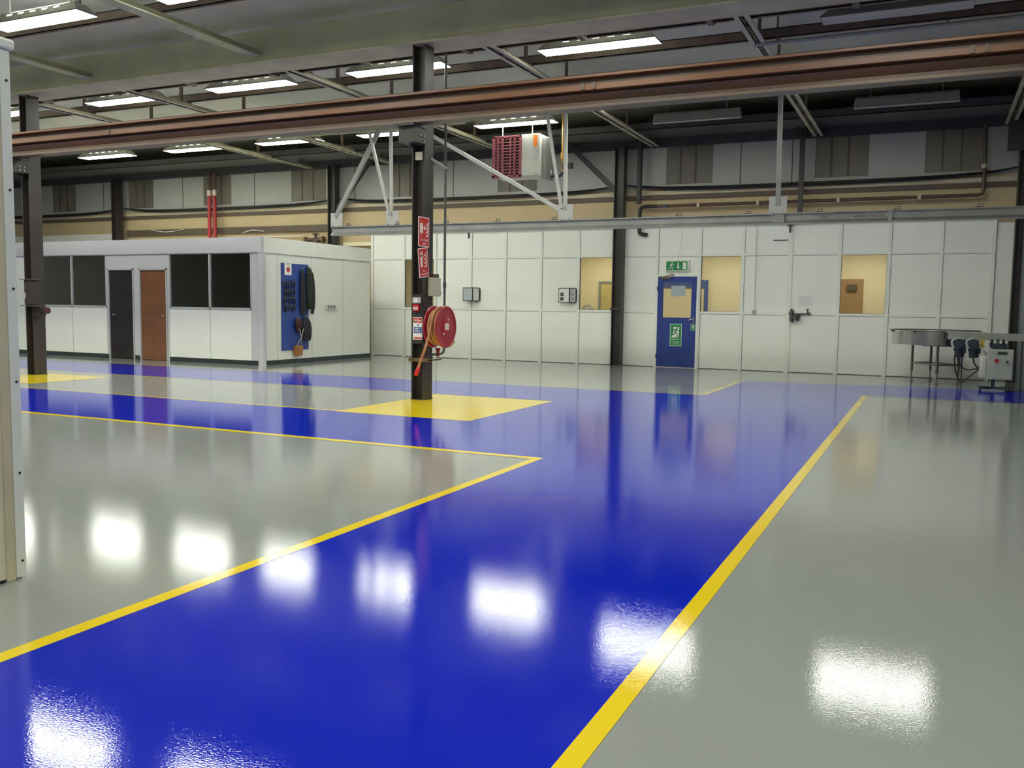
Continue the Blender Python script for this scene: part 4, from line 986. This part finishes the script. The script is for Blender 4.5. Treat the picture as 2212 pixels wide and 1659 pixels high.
d = MB(); d.tube(spline([(XB_+0.07,16.90,2.05),(XB_+0.09,16.93,1.8),(XB_+0.09,16.94,1.5),(XB_+0.08,16.93,1.25),(XB_+0.07,16.91,1.11)]), [0.04]*12+[0.045]*8+[0.04]*4+[0.03], 10); obj('sleeve', d, M['coat'], jk, smooth=True)
garment('apron', 'dark cloth hung just left of the green jacket on the tool board', 'apron',
        [(2.12,16.60,0.02,0.04),(2.06,16.60,0.06,0.06),(1.85,16.61,0.08,0.07),(1.55,16.62,0.095,0.08),(1.30,16.63,0.10,0.08),(1.18,16.63,0.09,0.06),(1.08,16.63,0.06,0.05)], M['navy'])
bg = garment('tool_bag', 'dark bag hung at the lower right of the blue tool board', 'bag',
        [(1.04,16.72,0.03,0.05),(0.98,16.72,0.10,0.08),(0.90,16.72,0.14,0.10),(0.75,16.72,0.155,0.12),(0.60,16.73,0.16,0.11),(0.50,16.73,0.13,0.09)], M['navy'])
garment('glove_bundle', 'maroon bundle hung left of the dark bag on the tool board', 'gloves',
        [(1.02,16.42,0.03,0.05),(0.97,16.43,0.09,0.09),(0.87,16.44,0.11,0.11),(0.76,16.45,0.09,0.09),(0.70,16.45,0.06,0.06)], M['maroon'])
t = thing('leather_pouch', 'ochre leather pouch on crossed cords below the blue tool board', 'pouch', (XB_, 16.42, 0.16))
d = MB(); d.box(XB_-0.005, XB_+0.09, 16.31, 16.55, 0.17, 0.40); obj('pouch', d, M['ochre'], t, bevel=0.025, smooth=True)
d = MB(); d.box(XB_+0.088, XB_+0.10, 16.32, 16.54, 0.30, 0.405); obj('flap', d, M['ochre'], t, bevel=0.004)
for a, b_ in ((16.36, 16.52), (16.52, 16.37)):
    d = MB(); d.tube([(XB_+0.05, a, 0.39), (XB_+0.13, (a+b_)/2, 0.58), (XB_+0.13, b_, 0.78)], 0.008, 6); obj('cord', d, M['ledge'], t)
# sockets beside the board
t = thing('socket_strip', 'row of small grey sockets on the side wall of the office cabin', 'socket', (CX, 17.75, 1.2))
d = MB(); d.box(CX, CX+0.045, 17.52, 18.0, 1.22, 1.33); obj('trunking', d, M['cabin_white'], t, bevel=0.004)
for k in range(3):
    d = MB(); y = 17.535+k*0.115; d.box(CX+0.045, CX+0.055, y, y+0.10, 1.225, 1.325); sp = obj('socket', d, M['greyplastic'], t)
    d = MB(); d.box(CX+0.055, CX+0.058, y+0.025, y+0.075, 1.25, 1.30); obj('switch', d, M['ink'], sp)

# ================================================================== CREAM PANEL IN THE FOREGROUND
t = thing('panel_screen', 'tall cream panel with white bolted edge trim at the left edge of the photo', 'panel', (-3.95, 2.9, 0))
d = MB(); d.box(-4.04, -3.955, -0.6, 2.825, 0.015, 2.50); obj('sheet', d, M['cream'], t)
d = MB(); d.box(-4.05, -3.945, 2.81, 2.856, 0.0, 2.50); obj('return_edge', d, M['cream_dark'], t, bevel=0.004)
d = MB(); d.box(-4.05, -3.94, 2.856, 2.906, 0.012, 2.50); obj('edge_trim', d, M['trim_white'], t, bevel=0.003)
d = MB(); d.box(-4.07, -3.925, -0.6, 2.925, 2.50, 2.55); obj('top_cap', d, M['trim_white'], t, bevel=0.012)
d = MB(); d.box(-4.04, -3.95, -0.6, 2.80, 0.0, 0.015); obj('base_strip', d, M['blackrubber'], t)
for z in (0.09, 0.52, 0.96, 1.40, 1.86, 2.36):
    d = MB(); d.cyl((-3.94, 2.885, z), (-3.936, 2.885, z), 0.006, 10); obj('bolt', d, M['darkbolt'], t)

# ================================================================== ROTARY TABLE AND CONVEYOR
t = thing('rotary_table', 'round stainless rotary table on thin legs by the partition at the right', 'table', (0.07, 19.0, 0))
C0 = (0.07, 19.0)
d = MB(); d.lathe([(0.745, 0.735), (0.76, 0.735), (0.76, 0.985), (0.752, 0.99), (0.745, 0.985)], (C0[0], C0[1], 0), 'z', 64, closed=True); obj('drum_wall', d, M['stainless'], t, smooth=True)
d = MB(); d.lathe([(0.0001, 0.86), (0.745, 0.86), (0.745, 0.83), (0.0001, 0.83)], (C0[0], C0[1], 0), 'z', 48); obj('turntable', d, M['stainless'], t)
d = MB()
pts = [(C0[0]+0.785*math.cos(2*PI*k/60), C0[1]+0.785*math.sin(2*PI*k/60), 1.0) for k in range(61)]
d.tube(pts, 0.011, 6); obj('guide_rail', d, M['steel_leg'], t)
d = MB()
for k in range(8):
    a = 2*PI*k/8+0.3; ca, sa = math.cos(a), math.sin(a)
    d.bar((C0[0]+0.76*ca, C0[1]+0.76*sa, 0.975), (C0[0]+0.80*ca, C0[1]+0.80*sa, 0.985), 0.03, 0.03, (0,0,1))
pieces('rail_lug', d, M['darkbolt'], t)
LEG = ((-0.31, 19.25), (0.02, 19.55), (0.13, 18.55), (0.50, 18.95))
for x, y in LEG:
    d = MB(); d.cyl((x, y, 0.20), (x, y, 0.83), 0.025, 10); d.cyl((x, y, 0.02), (x, y, 0.22), 0.012, 8); d.cyl((x, y, 0.0), (x, y, 0.02), 0.035, 10); obj('leg', d, M['steel_leg'], t)
d = MB()
for i, j in ((0,1),(1,3),(3,2),(2,0)): d.bar((LEG[i][0], LEG[i][1], 0.36), (LEG[j][0], LEG[j][1], 0.36), 0.04, 0.025, (0,0,1))
obj('cross_brace', d, M['steel_leg'], t)
d = MB(); d.box(-0.15, 0.62, 18.8, 19.1, 0.70, 0.74); obj('drive_plate', d, M['steel_leg'], t)

t = thing('conveyor', 'grey belt conveyor with two dark motors joining the rotary table at the right', 'conveyor', (1.0, 18.1, 0))
KY = 18.05
d = MB(); d.box(0.28, 1.50, KY-0.02, KY, 0.86, 0.985); d.box(0.28, 1.50, KY+0.16, KY+0.18, 0.86, 0.985); obj('side_frame', d, M['galv'], t)
d = MB(); d.box(0.28, 1.50, KY, KY+0.16, 0.955, 0.97); obj('belt', d, M['steel_leg'], t)
d = MB(); d.box(0.25, 0.90, KY-0.03, KY+0.18, 0.985, 1.0); obj('guide_rail', d, M['galv_light'], t)
for x in (0.45, 0.68):
    d = MB(); d.cyl((x, KY-0.19, 0.79), (x, KY-0.02, 0.79), 0.075, 18); d.cyl((x+0.01, KY-0.11, 0.79), (x+0.03, KY-0.11, 0.55), 0.075, 16); d.box(x-0.07, x+0.10, KY-0.18, KY-0.04, 0.66, 0.80); d.box(x+0.07, x+0.13, KY-0.15, KY-0.07, 0.62, 0.72)
    mt = obj('motor', d, M['motor'], t, smooth=True)
    d = MB(); d.lathe([(0.06,0),(0.095,0.0),(0.095,0.06),(0.06,0.06)], (x-0.03, KY-0.235, 0.81), 'y', 24, closed=True); obj('fan_cowl', d, M['galv_light'], mt)
    d = MB(); d.cyl((x+0.005, KY-0.26, 0.795), (x+0.005, KY-0.19, 0.795), 0.088, 22); obj('end_cap', d, M['motor'], mt, smooth=True)
    d = MB()
    for q in range(5): d.lathe([(0.074,0),(0.083,0.0),(0.083,0.008),(0.074,0.008)], (x+0.02, KY-0.11, 0.57+q*0.022), 'z', 16, closed=True)
    obj('cooling_fin', d, M['motor'], mt)
for z in (0.84, 0.765):
    d = MB(); d.cyl((0.83, KY-0.10, z), (0.83, KY-0.02, z), 0.042, 14); obj('yellow_disc', d, M['yellow_knob'], t)
for x in (0.52, 1.46):
    d = MB(); d.cyl((x, KY+0.08, 0.0), (x, KY+0.08, 0.86), 0.02, 8); d.cyl((x, KY+0.08, 0.0), (x, KY+0.08, 0.02), 0.04, 10); obj('leg', d, M['steel_leg'], t)
d = MB(); d.box(0.95, 1.20, KY-0.12, KY-0.02, 0.76, 0.81); d.prism([(0.93,0.81),(1.22,0.81),(1.17,0.72),(0.98,0.72)], 'y', KY-0.10, KY-0.03); d.cyl((0.98,KY-0.07,0.8),(0.98,KY-0.07,0.88),0.025,8); d.cyl((1.16,KY-0.07,0.8),(1.16,KY-0.07,0.88),0.025,8); obj('drive_bracket', d, M['motor'], t)
for pts in (((0.45,17.94,0.55),(0.50,17.95,0.40),(0.62,17.95,0.33),(0.78,17.85,0.37),(0.89,17.62,0.42)), ((0.70,17.94,0.55),(0.72,17.94,0.45),(0.78,17.94,0.38),(0.84,17.80,0.40)), ((0.40,17.94,0.58),(0.43,17.96,0.30),(0.53,18.0,0.10),(0.65,17.95,0.20),(0.80,17.85,0.36))):
    d = MB(); d.tube(spline(pts), 0.012, 8); obj('cable', d, M['blackrubber'], t, smooth=True)

t = thing('control_cabinet', 'light grey control box with red button and display below the conveyor', 'cabinet', (1.05, 17.7000, 0))
d = MB(); d.box(0.90, 1.30, 17.5000, 17.7200, 0.20, 0.72); obj('enclosure', d, M['cabinet'], t, bevel=0.008)
d = MB(); d.box(0.79, 0.90, 17.55, 17.70, 0.22, 0.60); obj('side_box', d, M['heater_grey'], t, bevel=0.03, smooth=True)
d = MB(); d.box(0.925, 1.285, 17.4920, 17.5000, 0.22, 0.705); obj('door', d, M['cabinet'], t, bevel=0.004)
f = FY(0, 17.4915, 0)
d = MB(); f.rect(d, 1.05, 1.20, 0.635, 0.685, 0, 0.004); obj('display', d, M['lcd'], t)
d = MB(); d.cyl((1.04, 17.4700, 0.53), (1.04, 17.4920, 0.53), 0.034, 14); obj('red_button', d, M['button_red'], t, smooth=True)
d = MB(); d.cyl((1.20, 17.4750, 0.515), (1.20, 17.4920, 0.515), 0.024, 12); obj('green_button', d, M['button_green'], t, smooth=True)
d = MB(); d.cyl((0.85, 17.6000, 0.66), (0.90, 17.6000, 0.66), 0.04, 12); d.box(0.83, 0.86, 17.5600, 17.6400, 0.65, 0.70); obj('isolator', d, M['ink_grey'], t)
d = MB(); d.box(0.98, 1.04, 17.5800, 17.6400, 0.05, 0.20); d.bar((0.80,17.5000,0.05),(1.25,17.7500,0.05), 0.04, 0.04, (0,0,1)); d.bar((0.80,17.7500,0.05),(1.25,17.4800,0.05), 0.04, 0.04, (0,0,1)); obj('stand', d, M['motor'], t)
for x, y in ((0.82,17.5000),(1.24,17.7400),(0.82,17.7400),(1.24,17.4900)):
    d = MB(); d.cyl((x-0.012, y, 0.03), (x+0.012, y, 0.03), 0.03, 12); obj('castor', d, M['blackrubber'], t)
d = MB(); d.box(0.98, 1.20, 17.6400, 17.7000, 0.72, 0.80); d.bar((1.06, 17.6800, 0.72), (1.06, 17.80, 0.88), 0.05, 0.03); obj('mounting_arm', d, M['motor'], t)

# ================================================================== CAMERA, WORLD, VIEW
YAW, PIT, ROL = -0.434058726, -0.086178642, 0.013507814
fwd = Vector((math.sin(YAW)*math.cos(PIT), math.cos(YAW)*math.cos(PIT), math.sin(PIT)))
rt = Vector((math.cos(YAW), -math.sin(YAW), 0)); up = rt.cross(fwd)
r2 = rt*math.cos(ROL)+up*math.sin(ROL); u2 = up*math.cos(ROL)-rt*math.sin(ROL)
cam = bpy.data.cameras.new('camera'); co = bpy.data.objects.new('camera', cam); COL.objects.link(co)
mw = Matrix.Identity(4)
for i in range(3): mw[i][0], mw[i][1], mw[i][2] = r2[i], u2[i], -fwd[i]
mw[0][3], mw[1][3], mw[2][3] = 0, 0, 1.35
co.matrix_world = mw
cam.sensor_width = 36; cam.lens = 36*1946.17/2212; cam.clip_start = 0.05; cam.clip_end = 200
SC.camera = co
wd = bpy.data.worlds.new('world'); SC.world = wd; wd.use_nodes = True
wd.node_tree.nodes['Background'].inputs[0].default_value = (0.02, 0.02, 0.02, 1)
SC.view_settings.view_transform = 'Standard'; SC.view_settings.look = 'None'
SC.view_settings.gamma = 1; SC.view_settings.use_curve_mapping = False
SC.view_settings.exposure = -0.10
